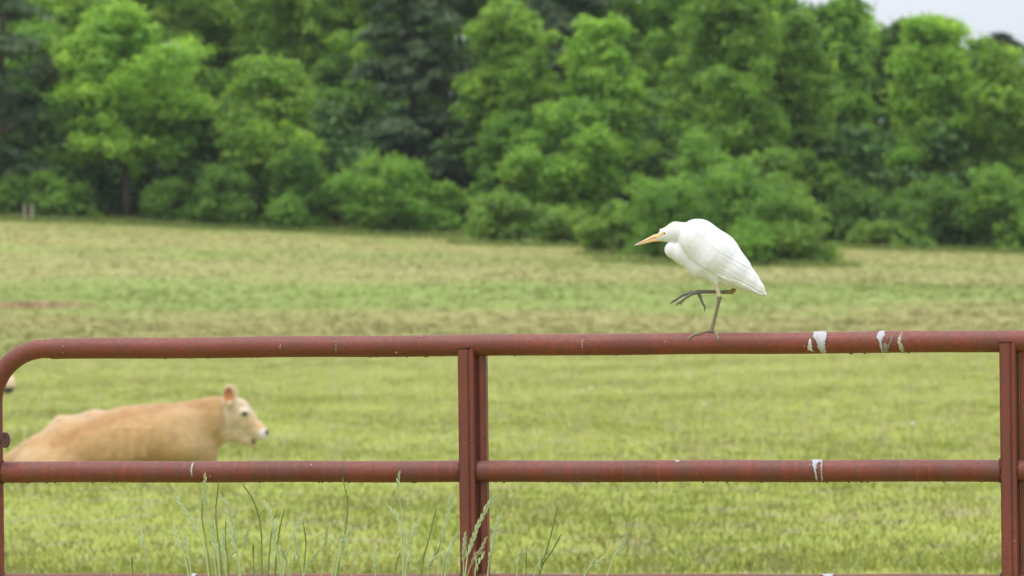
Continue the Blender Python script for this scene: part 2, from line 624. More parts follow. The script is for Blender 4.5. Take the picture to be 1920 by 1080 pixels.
def sstep(x, a, b):
    t = np.clip((x - a) / (b - a), 0, 1)
    return t * t * (3 - 2 * t)

def lerpc(c, t, col):
    return c + (np.array(col) - c) * t[:, None]

# ------------------------------------------------------------------ terrain
def build_terrain():
    ys = np.concatenate([np.arange(-20, 60, 1.0), np.arange(60, 260, 2.0), np.geomspace(260, 3000, 30)])
    half = np.concatenate([np.arange(0, 40, 1.0), np.arange(40, 120, 4), np.geomspace(120, 3000, 20)])
    xs = np.concatenate([-half[:0:-1], half])
    X, Y = np.meshgrid(xs, ys)
    Z = ground_z(X, Y)
    V = np.stack([X.ravel(), Y.ravel(), Z.ravel()], 1)
    nx, ny = len(xs), len(ys)
    i = np.arange(ny - 1)[:, None] * nx + np.arange(nx - 1)[None]
    F = np.stack([i, i + 1, i + 1 + nx, i + nx], -1).reshape(-1, 4)
    o = obj('ground', mesh_np('ground', V, F, [mat_field()], True))
    tag(o, 'grazed green and tan pasture rising to the wood', None, None, 'structure')

def grass_mesh(name, n, ylo, yhi, side, hlo, hhi, wid, blades, seed, lean=.5, ypow=1.0):
    rng = np.random.default_rng(seed)
    # denser where it shows larger
    u = rng.random(n)
    y = ylo + (yhi - ylo) * u ** ypow
    x = (rng.random(n) * 2 - 1) * (side + y * .158)
    # patchy: thin the tufts by a few slow waves
    pat = np.sin(x * .9 + 1.7 * np.sin(y * .35)) + np.sin(y * .8 + 2 * np.sin(x * .5 + 1))
    keep = rng.random(n) < .72 + .06 * pat
    x, y, pat = x[keep], y[keep], pat[keep]; n = len(x)
    tint = np.clip(rng.normal(.5, .22, n) + .03 * pat, 0, 1)
    th = rng.uniform(hlo, hhi, n) * (1 + .25 * pat * .5)
    z = ground_z(x, y)
    N = n * blades
    X = np.repeat(x, blades); Y = np.repeat(y, blades); Z = np.repeat(z, blades)
    H = np.repeat(th, blades) * rng.uniform(.5, 1.1, N)
    spread = .16 + 0 * H if hhi < .3 else np.repeat(th, blades) * .3
    a = rng.random(N) * 2 * np.pi
    bx = X + np.cos(a) * spread * (q0 := rng.random(N) ** .5); by = Y + np.sin(a) * spread * q0 * 1.0
    q = rng.random(N) * np.pi
    W = wid * rng.uniform(.6, 1.3, N) * .5
    a2 = rng.random(N) * 2 * np.pi
    lx = np.cos(a2) * H * lean * rng.random(N); ly = np.sin(a2) * H * lean * rng.random(N)
    V = np.empty((N, 3, 3), np.float32)
    V[:, 0] = np.stack([bx - np.cos(q) * W, by - np.sin(q) * W, Z - .01], 1)
    V[:, 1] = np.stack([bx + np.cos(q) * W, by + np.sin(q) * W, Z - .01], 1)
    V[:, 2] = np.stack([bx + lx, by + ly, Z + H], 1)
    F = np.arange(N * 3, dtype=np.int32).reshape(-1, 3)
    t = np.repeat(tint, blades * 3)
    return V.reshape(-1, 3), F, t

def build_grass():
    mg = mat_grass('pasture_grass_blades', (1.08, .95, 1.15), (.90, 1.04, .82), 1.0)
    parts = [grass_mesh('a', 9000, 2.5, 19, 1.0, .05, .14, .006, 7, 1, 1.0),
             grass_mesh('b', 85000, 18, 80, 1.2, .02, .06, .009, 6, 2, 1.5, ypow=1.15),
             grass_mesh('c', 50000, 78, 205, 2.0, .05, .13, .035, 5, 3, 1.3)]
    V, F, T, n = [], [], [], 0
    for v, f, t in parts:
        V.append(v); F.append(f + n); T.append(t); n += len(v)
    o = obj('pasture_grass', mesh_np('pasture_grass', np.vstack(V), np.vstack(F), [mg], False, {'tint': np.concatenate(T)}))
    tag(o, 'short tufted green and tan pasture grass', 'grass', None, 'stuff')
    N = NT('dry_seed_stems')
    at = N.n('ShaderNodeAttribute', attribute_name='tint')
    c = N.ramp(at.outputs['Fac'], [(0, (.34, .34, .11)), (.5, (.48, .43, .20)), (1, (.62, .54, .34))])
    ms = N.bsdf(c, .8, .1, trans=.4)
    v, f, t = grass_mesh('d', 3600, 26, 120, 1.5, .16, .42, .010, 3, 5, .3, 1.0)
    tri = v.reshape(-1, 3, 3)[:, 0]
    ok = ~((tri[:, 0] > -5.2) & (tri[:, 0] < -1.6) & (tri[:, 1] < 29.6))   # trampled where the cow lies
    v = v.reshape(-1, 3, 3)[ok].reshape(-1, 3); t = t.reshape(-1, 3)[ok].ravel(); f = np.arange(len(v), dtype=np.int32).reshape(-1, 3)
    o = obj('seeding_grass', mesh_np('seeding_grass', v, f, [ms], False, {'tint': t}))
    tag(o, 'thin straw coloured seed stems standing above the pasture', 'grass', None, 'stuff')

def build_haze():
    N = NT('haze_air')
    v = N.n('ShaderNodeVolumePrincipled')
    v.inputs['Color'].default_value = (.93, .96, 1, 1)
    v.inputs['Density'].default_value = HAZE
    N.l(v.outputs[0], N.out.inputs['Volume'])
    o = MB().box((-3100, -60, -2.5), (3100, 3100, 30)).build('haze', N.m, None, False)
    tag(o, 'thin pale haze over the pasture and the wood', None, None, 'stuff')

HAZE = 1.1e-4
# ------------------------------------------------------------------ trees
def leaf_cloud(cent, rad, per, leaf, rng, flat=.75, droop=0.0, elong=1.6, ctint=None):
    """leaf-sized diamonds scattered over clumps, thicker on the clumps' upper shells"""
    nC = len(cent)
    cnt = np.maximum(8, (per * (rad / rad.mean()) ** 2).astype(int))
    ci = np.repeat(np.arange(nC), cnt); n = len(ci)
    d = rng.normal(size=(n, 3)); d /= np.linalg.norm(d, axis=1)[:, None]
    d[:, 2] = np.where(rng.random(n) < .6, np.abs(d[:, 2]), d[:, 2])
    r = rng.random(n) ** .45
    r *= 1 + .26 * rng.normal(size=n)
    off = d * (r * rad[ci])[:, None]
    off[:, 2] *= flat
    p = cent[ci] + off
    if droop: p[:, 2] -= droop * (off[:, 0] ** 2 + off[:, 1] ** 2) / rad[ci]
    nrm = d * .6 + rng.normal(size=(n, 3)) * .55 + np.array([0, 0, .45])
    nrm /= np.linalg.norm(nrm, axis=1)[:, None]
    a = rng.normal(size=(n, 3)); a -= nrm * (a * nrm).sum(1)[:, None]
    a /= np.linalg.norm(a, axis=1)[:, None]
    b = np.cross(nrm, a)
    sz = leaf * rng.uniform(.6, 1.35, n)
    A = a * (sz * elong * .5)[:, None]; B = b * (sz * .5)[:, None]
    V = np.stack([p - A, p - B * 1.0, p + A, p + B], 1).reshape(-1, 3)
    F = np.arange(n * 4, dtype=np.int32).reshape(-1, 4)
    t = (ctint if ctint is not None else rng.normal(.5, .18, nC))[ci] + rng.normal(0, .08, n)
    return V, F, np.repeat(np.clip(t, 0, 1), 4)

def envelope_clumps(h0, h1, hw, n, rng, shape='broad', cr=.8):
    """clump centres on the upper shells of separate boughs that fill a ragged crown between heights h0 and h1"""
    lob = rng.random((5, 4))
    H = h1 - h0
    m = int(np.clip(n / 16, 5, 22))
    boughs = []
    def env(t):
        if shape == 'broad': return math.sin(math.pi * min(1, (.14 + .84 * t)) ** .95) ** .55
        if shape == 'tall': return (1 - t ** 2.2) ** .7 * (.66 + .34 * min(1, t * 3.0))
        if shape == 'dome': return (1 - t ** 2.0) ** .55
        return (1 - t ** 1.8) ** .8 * (.72 + .28 * min(1, t * 4))
    for i in range(m):
        t = (i + rng.random()) / m
        a = i * 2.4 + rng.normal(0, .5)
        l = 1 + sum(.16 * math.sin((j + 1) * a + 6.3 * q[0] + (3 + 3 * q[1]) * t * 2) * q[2] for j, q in enumerate(lob))
        rl = hw * rng.uniform(.30, .55) * (.75 + .25 * env(t))
        rr = max(0, hw * env(t) * l - rl * .75) * (rng.random() ** .35)
        boughs.append((rr * math.cos(a), rr * math.sin(a), h0 + H * t, rl))
    # one long shoot here and there breaks the outline
    B = np.array(boughs)
    wgt = B[:, 3] ** 2; wgt /= wgt.sum()
    res = []
    ci = rng.choice(m, n, p=wgt)
    for c in ci:
        d = rng.normal(size=3); d /= np.linalg.norm(d)
        if rng.random() < .65: d[2] = abs(d[2])
        q = rng.random() ** .5 * (1.0 + (.55 * rng.random() if rng.random() < .35 else 0))
        zf = {'pine': .42, 'dome': .8}.get(shape, 1.0)
        p = B[c, :3] + d * B[c, 3] * q * np.array([1, 1, zf])
        if shape == 'pine': p[2] -= .22 * math.hypot(p[0], p[1]) * .6
        p[2] = min(max(p[2], h0 * .6 + .1), h1 + .3)
        if shape == 'dome': p[2] = max(.25, p[2] - .22 * H * (1 - c / m))
        res.append((p[0], p[1], p[2], c / m, q))
    return np.array(res)

def make_tree(name, label, cat, px, depth, top, hw, bottom, kind, mats, seed, group, n=None, leaf=.27, crad=None, per=None, xoff=0, clump_tint=.18):
    """px, top, bottom, hw: where the tree shows in the photograph, turned into metres at its own distance"""
    rng = np.random.default_rng(seed)
    sc = depth / FPX
    base = P(px, 400, depth); x, y = base[0], base[1]
    z0 = float(ground_z(x, y))
    def hz(py): return float(P(px, py, depth)[2]) - z0
    h1, h0 = hz(top) * (1.15 if kind == 'bush' else 1), max(.05, hz(bottom)); w_ = hw * sc * (1.38 if kind == 'bush' else 1.06)
    shape = {'broad': 'broad', 'tall': 'tall', 'pine': 'pine', 'bush': 'dome', 'cone': 'cone'}[kind]
    H = h1 - h0
    cr_ = crad or (min(w_, H) * (.17 if kind != 'bush' else .22))
    if kind == 'pine': cr_ *= .85
    cr_ = min(cr_, .75)
    if n is None:
        n = int(np.clip((4.6 if kind != 'pine' else 6.0) * (w_ * H) / (cr_ ** 2), 60, 480))
    cl = envelope_clumps(h0 + cr_ * .5, h1 - cr_ * .7, max(.2, w_ - cr_ * .35), n, rng, shape, cr_)
    rad = cr_ * rng.uniform(.5, 1.45, n)
    per = per or np.clip(cr_ ** 2 * 100 / (leaf / .27) ** 2, 36, 90)
    ct = rng.normal(.5, clump_tint, n)
    if kind == 'pine':
        V, F, T = leaf_cloud(cl[:, :3], rad, per * 1.1, leaf * .8, rng, .42, .25, 2.6, ct)
    else:
        V, F, T = leaf_cloud(cl[:, :3], rad, per, leaf, rng, .8, .08, 1.6, ct)
    t = empty(name, (x, y, z0), rng.random() * 0)
    tag(t, label, cat, group)
    obj('crown' if kind != 'bush' else 'foliage', mesh_np('crown', V, F, [mats[0]], False, {'tint': T}), t)
    mb = MB()
    if kind != 'bush':
        r = .014 * h1 + .06
        lean = rng.normal(0, .03, 2)
        top_h = h0 + H * (.86 if kind != 'pine' else .97)
        pts = [(lean[0] * q * top_h + .12 * math.sin(q * 5 + seed), lean[1] * q * top_h, -.15 + q * (top_h + .15)) for q in np.linspace(0, 1, 8)]
        mb.tube(pts, [r * 1.35] + [r * (1 - .82 * q) for q in np.linspace(0, 1, 8)[1:]], 8)
        for c in cl[rng.choice(n, min(n, 12), False)]:
            q = max(.25 * h0, min(c[2] - .25 * math.hypot(c[0], c[1]) - .3, top_h * .9)) / top_h
            q = np.clip(q, .12, .9)
            s = np.array([lean[0] * q * top_h, lean[1] * q * top_h, q * top_h])
            e = np.array(c[:3]); m_ = (s + e) / 2 + np.array([0, 0, -.06 * np.linalg.norm(e - s)])
            rr = r * (1 - .8 * q) * .55
            mb.tube([s, m_, e], [rr, rr * .6, rr * .2], 6)
        mb.build('trunk', mats[1], t)
    else:
        for i in range(6):
            e = cl[rng.integers(n)][:3]
            mb.tube([(e[0] * .2, e[1] * .2, -.1), (e[0] * .5, e[1] * .5, e[2] * .5), tuple(e)], [.05, .035, .012], 5)
        mb.build('stem', mats[1], t)
    return t

def build_trees():
    bark = mat_plain('bark', (.085, .07, .055), .9, .1, 9, .35, .6, .03)
    bright = mat_leaf('leaf_bright', (.275, .435, .072), (.37, .515, .105), (.16, .32, .058))
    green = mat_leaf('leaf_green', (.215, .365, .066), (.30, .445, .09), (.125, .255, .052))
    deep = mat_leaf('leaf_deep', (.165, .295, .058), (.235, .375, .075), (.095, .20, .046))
    olive = mat_leaf('leaf_olive', (.205, .325, .07), (.28, .395, .09), (.125, .225, .055))
    pine = mat_leaf('needle_dark', (.105, .165, .075), (.155, .205, .095), (.06, .11, .05), .3)
    far = mat_leaf('leaf_far', (.06, .10, .06), (.09, .13, .07), (.04, .07, .045), .3)
    gF, gB, gU, gX = 'broadleaf trees at the edge of the wood', 'trees deeper in the wood', 'bushes along the foot of the wood', 'dark pines in the wood'
    T = 'tree'
    rows = [
        # ---- deeper row
        ('broadleaf_tree', 'tall green tree deep in the wood at the far left edge behind the dark pine', -60, 232, -200, 190, 390, 'broad', green, gB),
        ('broadleaf_tree', 'tall yellow-green tree at the top of the photo behind the tree with the dark trunk', 250, 226, -200, 190, 380, 'broad', bright, gB),
        ('broadleaf_tree', 'pale green tree at the top left, rising behind the rounded tree', 430, 229, -210, 180, 390, 'broad', bright, gB),
        ('broadleaf_tree', 'light green treetop just left of the tall dark pine', 600, 224, -190, 165, 400, 'broad', bright, gB),
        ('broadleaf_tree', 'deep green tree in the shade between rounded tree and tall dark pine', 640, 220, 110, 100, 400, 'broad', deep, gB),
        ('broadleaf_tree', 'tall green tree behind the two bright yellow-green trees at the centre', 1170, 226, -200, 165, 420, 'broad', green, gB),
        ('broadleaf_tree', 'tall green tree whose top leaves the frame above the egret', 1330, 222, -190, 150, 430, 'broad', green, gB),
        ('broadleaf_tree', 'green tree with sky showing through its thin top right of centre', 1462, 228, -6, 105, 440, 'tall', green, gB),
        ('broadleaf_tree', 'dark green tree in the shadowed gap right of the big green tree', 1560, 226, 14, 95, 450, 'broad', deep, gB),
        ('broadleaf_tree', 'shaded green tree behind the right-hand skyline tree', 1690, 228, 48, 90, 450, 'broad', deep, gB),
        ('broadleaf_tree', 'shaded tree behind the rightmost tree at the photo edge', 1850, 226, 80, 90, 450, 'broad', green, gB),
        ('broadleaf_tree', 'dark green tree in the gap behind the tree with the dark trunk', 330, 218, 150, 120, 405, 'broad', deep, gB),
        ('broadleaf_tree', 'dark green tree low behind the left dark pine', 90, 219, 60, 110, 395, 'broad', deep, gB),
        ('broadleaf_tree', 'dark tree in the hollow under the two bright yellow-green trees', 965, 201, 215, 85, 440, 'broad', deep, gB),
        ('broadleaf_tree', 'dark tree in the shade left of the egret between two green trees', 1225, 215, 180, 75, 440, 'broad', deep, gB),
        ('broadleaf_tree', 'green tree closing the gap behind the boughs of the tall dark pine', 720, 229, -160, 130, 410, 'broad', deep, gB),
        ('broadleaf_tree', 'green tree behind the bright ragged tree right of the tall dark pine', 880, 230, -160, 130, 420, 'broad', deep, gB),
        # ---- pines
        ('pine_tree', 'dark grey-green pine at the left edge of the photo', -8, 203, -200, 125, 350, 'pine', pine, gX),
        ('pine_tree', 'tall dark pine with drooping grey-green boughs left of centre', 780, 207, -190, 140, 375, 'pine', pine, gX),
        ('pine_tree', 'dark pine top at the upper edge behind the bright tree', 1040, 222, -170, 130, 250, 'pine', pine, gX),
        ('pine_tree', 'small dark pine in the shade right of the tall drooping pine', 905, 211, 60, 85, 400, 'pine', pine, gX),
        # ---- front row
        ('broadleaf_tree', 'green tree with a thick dark trunk showing at the left', 235, 204, 20, 150, 315, 'broad', bright, gF),
        ('broadleaf_tree', 'yellow-green slender tree between the left pine and the tree with the dark trunk', 150, 209, -20, 70, 270, 'tall', bright, gF),
        ('broadleaf_tree', 'rounded bright green tree with a domed crown left of the tall dark pine', 505, 203, 118, 122, 350, 'broad', bright, gF),
        ('broadleaf_tree', 'narrow green tree between the dark trunk and the rounded crown', 385, 208, 130, 70, 390, 'tall', green, gF),
        ('broadleaf_tree', 'bright yellow-green tree with ragged drooping crown next to the tall dark pine', 955, 203, 4, 100, 240, 'broad', bright, gF),
        ('broadleaf_tree', 'bright green tall tree with cone shaped top left of the egret', 1125, 201, 44, 100, 320, 'tall', bright, gF),
        ('broadleaf_tree', 'mid green lower crown under the cone topped tree left of the egret', 1075, 199, 200, 125, 455, 'broad', green, gF),
        ('broadleaf_tree', 'big mid green tree directly above the egret', 1350, 201, -80, 135, 470, 'broad', green, gF),
        ('broadleaf_tree', 'green tree with feathery crown right above the egret tail', 1490, 204, 30, 110, 470, 'broad', green, gF),
        ('broadleaf_tree', 'tall slim tree breaking the skyline left of the open sky', 1595, 212, -30, 72, 420, 'tall', green, gF),
        ('broadleaf_tree', 'broad yellow-green tree on the skyline under the open sky', 1748, 207, 44, 112, 440, 'broad', bright, gF),
        ('broadleaf_tree', 'yellow-green tree at the right edge of the photo', 1885, 205, 100, 100, 450, 'broad', bright, gF),
        ('broadleaf_tree', 'olive tree half cut off by the right edge of the photo', 1990, 207, 120, 80, 400, 'broad', olive, gF),
        # ---- far
        ('broadleaf_tree', 'distant dark tree on the skyline at the top right, beside the sky', 1880, 330, 66, 60, 300, 'broad', far, gB),
        ('broadleaf_tree', 'distant dark tree at the top right corner of the photo', 1965, 335, 72, 65, 300, 'broad', far, gB),
        # ---- bushes
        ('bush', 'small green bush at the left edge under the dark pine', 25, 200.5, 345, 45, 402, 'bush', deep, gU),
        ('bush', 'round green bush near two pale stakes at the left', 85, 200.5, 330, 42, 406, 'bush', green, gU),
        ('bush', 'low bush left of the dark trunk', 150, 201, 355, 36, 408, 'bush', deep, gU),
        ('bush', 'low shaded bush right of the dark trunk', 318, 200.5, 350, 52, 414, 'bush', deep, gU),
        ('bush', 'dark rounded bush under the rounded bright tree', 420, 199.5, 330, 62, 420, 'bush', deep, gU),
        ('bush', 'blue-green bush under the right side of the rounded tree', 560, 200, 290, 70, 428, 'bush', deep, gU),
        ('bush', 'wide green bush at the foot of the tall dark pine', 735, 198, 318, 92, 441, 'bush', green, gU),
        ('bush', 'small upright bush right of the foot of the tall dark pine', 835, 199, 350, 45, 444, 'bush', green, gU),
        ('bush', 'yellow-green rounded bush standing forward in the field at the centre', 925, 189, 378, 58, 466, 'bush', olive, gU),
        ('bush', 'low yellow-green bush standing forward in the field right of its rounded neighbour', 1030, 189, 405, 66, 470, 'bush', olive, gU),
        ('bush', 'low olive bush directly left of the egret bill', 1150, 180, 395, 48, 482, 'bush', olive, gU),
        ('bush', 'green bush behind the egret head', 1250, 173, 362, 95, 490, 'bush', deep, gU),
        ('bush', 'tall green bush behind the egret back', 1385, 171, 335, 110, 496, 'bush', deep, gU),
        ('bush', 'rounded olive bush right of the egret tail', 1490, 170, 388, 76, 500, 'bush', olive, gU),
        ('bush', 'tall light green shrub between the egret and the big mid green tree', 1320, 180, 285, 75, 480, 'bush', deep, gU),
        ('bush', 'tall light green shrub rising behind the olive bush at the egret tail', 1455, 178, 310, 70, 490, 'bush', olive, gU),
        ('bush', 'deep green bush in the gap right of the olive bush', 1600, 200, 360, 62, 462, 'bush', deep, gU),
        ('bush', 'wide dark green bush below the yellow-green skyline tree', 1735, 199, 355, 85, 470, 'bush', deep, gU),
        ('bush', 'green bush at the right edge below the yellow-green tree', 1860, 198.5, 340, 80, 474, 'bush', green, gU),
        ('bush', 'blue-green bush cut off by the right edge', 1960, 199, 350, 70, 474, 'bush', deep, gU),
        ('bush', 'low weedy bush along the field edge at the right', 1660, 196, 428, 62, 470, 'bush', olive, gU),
    ]
    for i, (nm, lab, px, dep, top, hw, bot, kind, mt, grp) in enumerate(rows):
        dist = dep / 200
        make_tree(nm, lab, 'bush' if kind == 'bush' else T, px, dep, top, hw, bot, kind, (mt, bark), 100 + i, grp,
                  leaf=(.20 if kind != 'bush' else .17) * dist)
    # shaded undergrowth filling the wood behind the trunks
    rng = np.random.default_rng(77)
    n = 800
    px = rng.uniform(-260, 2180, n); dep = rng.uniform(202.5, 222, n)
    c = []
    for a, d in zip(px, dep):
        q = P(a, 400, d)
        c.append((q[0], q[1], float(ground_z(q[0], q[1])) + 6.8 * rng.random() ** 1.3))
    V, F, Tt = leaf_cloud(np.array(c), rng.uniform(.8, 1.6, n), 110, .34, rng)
    shade = mat_leaf('leaf_undergrowth_shade', (.08, .16, .04), (.12, .21, .05), (.05, .11, .03), .3)  # leaf colour darkened, painting in the shade of the gaps between trees
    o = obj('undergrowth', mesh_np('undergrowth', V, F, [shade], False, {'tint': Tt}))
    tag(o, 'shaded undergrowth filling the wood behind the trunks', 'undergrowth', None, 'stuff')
    # the wood going on behind the trees one can tell apart
    n = 1500
    px = rng.uniform(-320, 2240, n); dep = rng.uniform(236, 248, n)
    topy = np.interp(px, [-320, 1380, 1430, 1480, 1540, 1570, 1630, 1655, 1690, 1800, 1850, 2240], [-60, -60, 45, 45, 45, 10, 20, 75, 70, 75, 130, 140])
    c = []
    for a, d, ty in zip(px, dep, topy):
        q = P(a, 400, d); zt_ = P(a, ty, d)[2] - 1.2; zg = float(ground_z(q[0], q[1]))
        c.append((q[0], q[1], zg + .6 + (zt_ - zg - .6) * rng.random()))
    V, F, Tt = leaf_cloud(np.array(c), rng.uniform(1.1, 1.9, n), 110, .42, rng)
    o = obj('distant_wood', mesh_np('distant_wood', V, F, [green], False, {'tint': Tt}))
    tag(o, 'green wood going on behind the nearer trees', 'wood', None, 'stuff')
    # tall weeds fringing the wood and the bushes
    weed = mat_leaf('weed_blade', (.25, .31, .085), (.33, .31, .14), (.17, .27, .07), .4)
    cx, cy, hh_ = [], [], []
    for (nm, lab, px, dep, top, hw, bot, kind, mt, grp) in rows:
        if kind != 'bush': continue
        k = 260
        q = P(px, 400, dep); wm_ = hw * dep / FPX * 1.5
        a_ = rng.uniform(-1, 1, k)
        cx.append(q[0] + a_ * wm_); cy.append(q[1] - wm_ * .9 * np.sqrt(1 - a_ ** 2 * .9) + rng.normal(0, .55, k)); hh_.append(rng.uniform(.08, .5, k))
    k = 3600
    pxs = rng.uniform(-260, 2180, k); ds = rng.uniform(196.5, 204, k)
    cx.append((pxs - 960) / FPX * ds); cy.append(ds); hh_.append(rng.uniform(.1, .55, k))
    cx, cy, hh_ = np.concatenate(cx), np.concatenate(cy), np.concatenate(hh_)
    n = len(cx) * 4
    X = np.repeat(cx, 4) + rng.normal(0, .10, n); Y = np.repeat(cy, 4) + rng.normal(0, .10, n)
    Hh = np.repeat(hh_, 4) * rng.uniform(.5, 1.1, n); Zg = ground_z(X, Y)
    an = rng.uniform(0, math.pi, n); lx = rng.normal(0, .25, n) * Hh; wd = rng.uniform(.02, .05, n)
    V = np.empty((n, 3, 3), np.float32)
    V[:, 0] = np.stack([X - np.cos(an) * wd, Y - np.sin(an) * wd, Zg - .02], 1)
    V[:, 1] = np.stack([X + np.cos(an) * wd, Y + np.sin(an) * wd, Zg - .02], 1)
    V[:, 2] = np.stack([X + lx, Y + rng.normal(0, .25, n) * Hh, Zg + Hh], 1)
    tint = np.repeat(np.clip(rng.normal(.5, .25, len(cx)), 0, 1), 12)
    o = obj('edge_weeds', mesh_np('edge_weeds', V.reshape(-1, 3), np.arange(n * 3, dtype=np.int32).reshape(-1, 3), [weed], False, {'tint': tint}))
    tag(o, 'tall rough weeds along the foot of the wood and its bushes', 'weeds', None, 'stuff')
    # two pale stakes by the wood
    wood = mat_plain('pale_wood', (.36, .31, .25), .85, .1, 20, .2)
    for px, py, lab in ((46, 403, 'left one of two pale wooden stakes at the wood edge, far left'), (60, 404, 'right one of two pale wooden stakes at the wood edge, far left')):
        q = P(px, py, 198); z = float(ground_z(q[0], q[1]))
        mb = MB().box((-.06, -.06, -.2), (.06, .06, .92), .012)
        mb.tube([(0, 0, .92), (0, 0, .97)], [.05, .02], 8)
        o = mb.build('wooden_stake', wood, None, True, (q[0], q[1], z), 40)
        tag(o, lab, 'stake', 'pale stakes at the wood edge')

# ------------------------------------------------------------------ the gate
A_ = P(100, 654, 8.2); B_ = P(1900, 639, 7.8)
GYAW = math.atan2(B_[1] - A_[1], B_[0] - A_[0])
_t = P(888, 648, 8.025)
GP = Plane((_t[0], _t[1], 0.0), GYAW)
RR = 0.0253

def build_gate():
    top_m, mid_m, post_m = mat_paint('gate_paint_top', False), mat_paint('gate_paint_banded', True), mat_paint('gate_paint_upright', False)
    drop_m = None
    N = NT('bird_dropping')
    at = N.n('ShaderNodeAttribute', attribute_name='col')
    tcn = N.n('ShaderNodeTexCoord')
    f = N.noise(N.mapping(tcn.outputs['Object'], (1, .22, .22)), 300, 4, .65)
    c = N.mix(N.step(f, .42, .62, 0, .6), at.outputs['Color'], (.38, .33, .29))
    drop_m = N.bsdf(c, .75, .2, f, .4, .001)
    weld_m = mat_plain('weld_rust', (.085, .034, .021), .8, .2, 90, .4, .5, .002)
    rust_m = mat_plain('latch_rust', (.105, .042, .038), .65, .35, 60, .4, .5, .001)
    t = empty('farm_gate', tuple(GP.o), GYAW)
    tag(t, 'weathered red tubular steel farm gate crossing the foreground under the egret', 'gate')

    def railpts(nodes, n=1):
        return [(s, y, z) for s, y, z in nodes]
    # rails, as (s,z) end points read off the photograph
    ex = 2300
    def rail_line(p, q):
        a, b = GP(*p), GP(*q)
        sl = (b[1] - a[1]) / (b[0] - a[0])
        return lambda s: a[1] + sl * (s - a[0])
    zt = rail_line((150, 653.5), (1900, 639.5)); zm = rail_line((30, 885), (1860, 882.5)); zb = rail_line((30, 1095), (1860, 1097))
    sL = GP(97, 653)[0]; sEnd = GP(2300, 640)[0]
    rng = random.Random(4)
    def rail(name, zf, s0, s1, mat, rad=RR):
        n = max(4, int((s1 - s0) / .03))
        pts, rads = [], []
        for i in range(n + 1):
            s = s0 + (s1 - s0) * i / n
            pts.append((s, .0006 * math.sin(s * 9), zf(s) + .0006 * math.sin(s * 13 + 1)))
            rads.append(rad * (1 + .006 * math.sin(s * 21)))
        return MB().tube(pts, rads, 40).build(name, mat, t, True, sharp=50)
    topr = rail('top_rail', zt, sL, sEnd, top_m, .0250)
    sv = GP(-13, 780)[0]
    sa, sb = GP(884, 880)[0], GP(1897, 880)[0]
    # uprights: front bar, seam strip and rear channel
    def upright(px0, pytop, name='upright'):
        s0 = GP(px0, 800)[0]; k = 8.0 / FPX * (1 if px0 < 1500 else .98)
        z_top = GP(px0, pytop)[1]
        mb = MB()
        mb.box((s0, -.0305, -.02), (s0 + 20.5 * k, .006, z_top), .003)
        mb.box((s0 + 20.8 * k, -.0285, -.02), (s0 + 30 * k, -.006, z_top - .0015), .002)
        mb.box((s0 + 17 * k, .0005, -.02), (s0 + 35 * k, .0305, z_top + .012), .003)
        mb.box((s0 + 36 * k, -.006, -.02), (s0 + 49 * k, .0285, z_top + .008), .003)
        o = mb.build(name, post_m, t, True, sharp=35)
        return s0, k
    s1, k1 = upright(864, 653)
    s2, k2 = upright(1876, 641.5)
    s3, k3 = upright(2290, 640)
    e1, b1 = s1 + 12 * k1, s1 + 24 * k1
    e2, b2 = s2 + 12 * k2, s2 + 24 * k2
    for nm, zf, mt in (('middle_rail', zm, mid_m), ('lower_rail', zb, mid_m), ('lower_rail', lambda s: .50, mid_m), ('bottom_rail', lambda s: .16, mid_m)):
        m_l = rail(nm, zf, sv, e1, mt)
        m_c = rail(nm, zf, b1, e2, mt)
        m_r = rail(nm, zf, b2, s3 + 12 * k3, mt)
        if nm == 'middle_rail': mid_left, mid_c = m_l, m_c
        if nm == 'lower_rail' and zf is zb: low_left, low_c = m_l, m_c
    # left end: bent elbow running into the end pipe
    bend = [(sL + .03, 0, zt(sL) + .0006)]
    c0 = GP(84, 654); rad = c0[0] - sv
    cz = zt(c0[0]) - rad
    for q in np.linspace(0, 1, 15):
        a = q * math.pi / 2
        bend.append((c0[0] - rad * math.sin(a), 0, cz + rad * math.cos(a)))
    bend += [(sv, 0, cz - .05), (sv, 0, .5), (sv, 0, .03)]
    MB().tube(bend, .0228, 36).build('end_pipe', top_m, t, True, sharp=50)
    # weld beads where rails meet uprights
    mb = MB()
    def bead(c, r, plane, a0, a1, n=26):
        for i in range(n):
            a = a0 + (a1 - a0) * i / (n - 1)
            if plane == 'yz': p = (c[0], c[1] + r * math.cos(a), c[2] + r * math.sin(a))
            else: p = (c[0] + r * math.cos(a), c[1], c[2] + r * math.sin(a))
            mb.ball(p, .0034 + .0010 * rng.random(), (1, 1, 1), 6, 5)
    for s0, k in ((s1, k1), (s2, k2)):
        for zf in (zm, zb):
            bead((s0 - .0005, 0, zf(s0)), RR - .0002, 'yz', math.pi * .55, math.pi * 1.45)
            bead((s0 + 30.3 * k, 0, zf(s0)), RR - .0002, 'yz', math.pi * .6, math.pi * 1.4)
        zz = GP(864, 653)[1] if s0 == s1 else GP(1876, 641.5)[1]
        for i in range(16):
            mb.ball((s0 + .001 + 20 * k * i / 15, -.0262 - .001 * rng.random(), zz + .0012), .0022 + .0008 * rng.random(), (1, 1, 1), 6, 5)
    for zf in (zm, zb):
        bead((sv + .0225, 0, zf(sv)), RR - .001, 'yz', math.pi * .5, math.pi * 1.5)
    tag(mb.build('weld_bead', weld_m, t, True), kind='stuff')
    # latch plate with its bolt on the end pipe
    a = GP(-30, 824); sc = 8.2 / FPX
    o = a[0]
    prof = []
    zc, hh = a[1], 14.5 * sc
    s_r = GP(27, 824)[0]
    for s_, z_ in ((o, zc - hh), (s_r - 7 * sc, zc - hh)):
        prof.append((s_, z_))
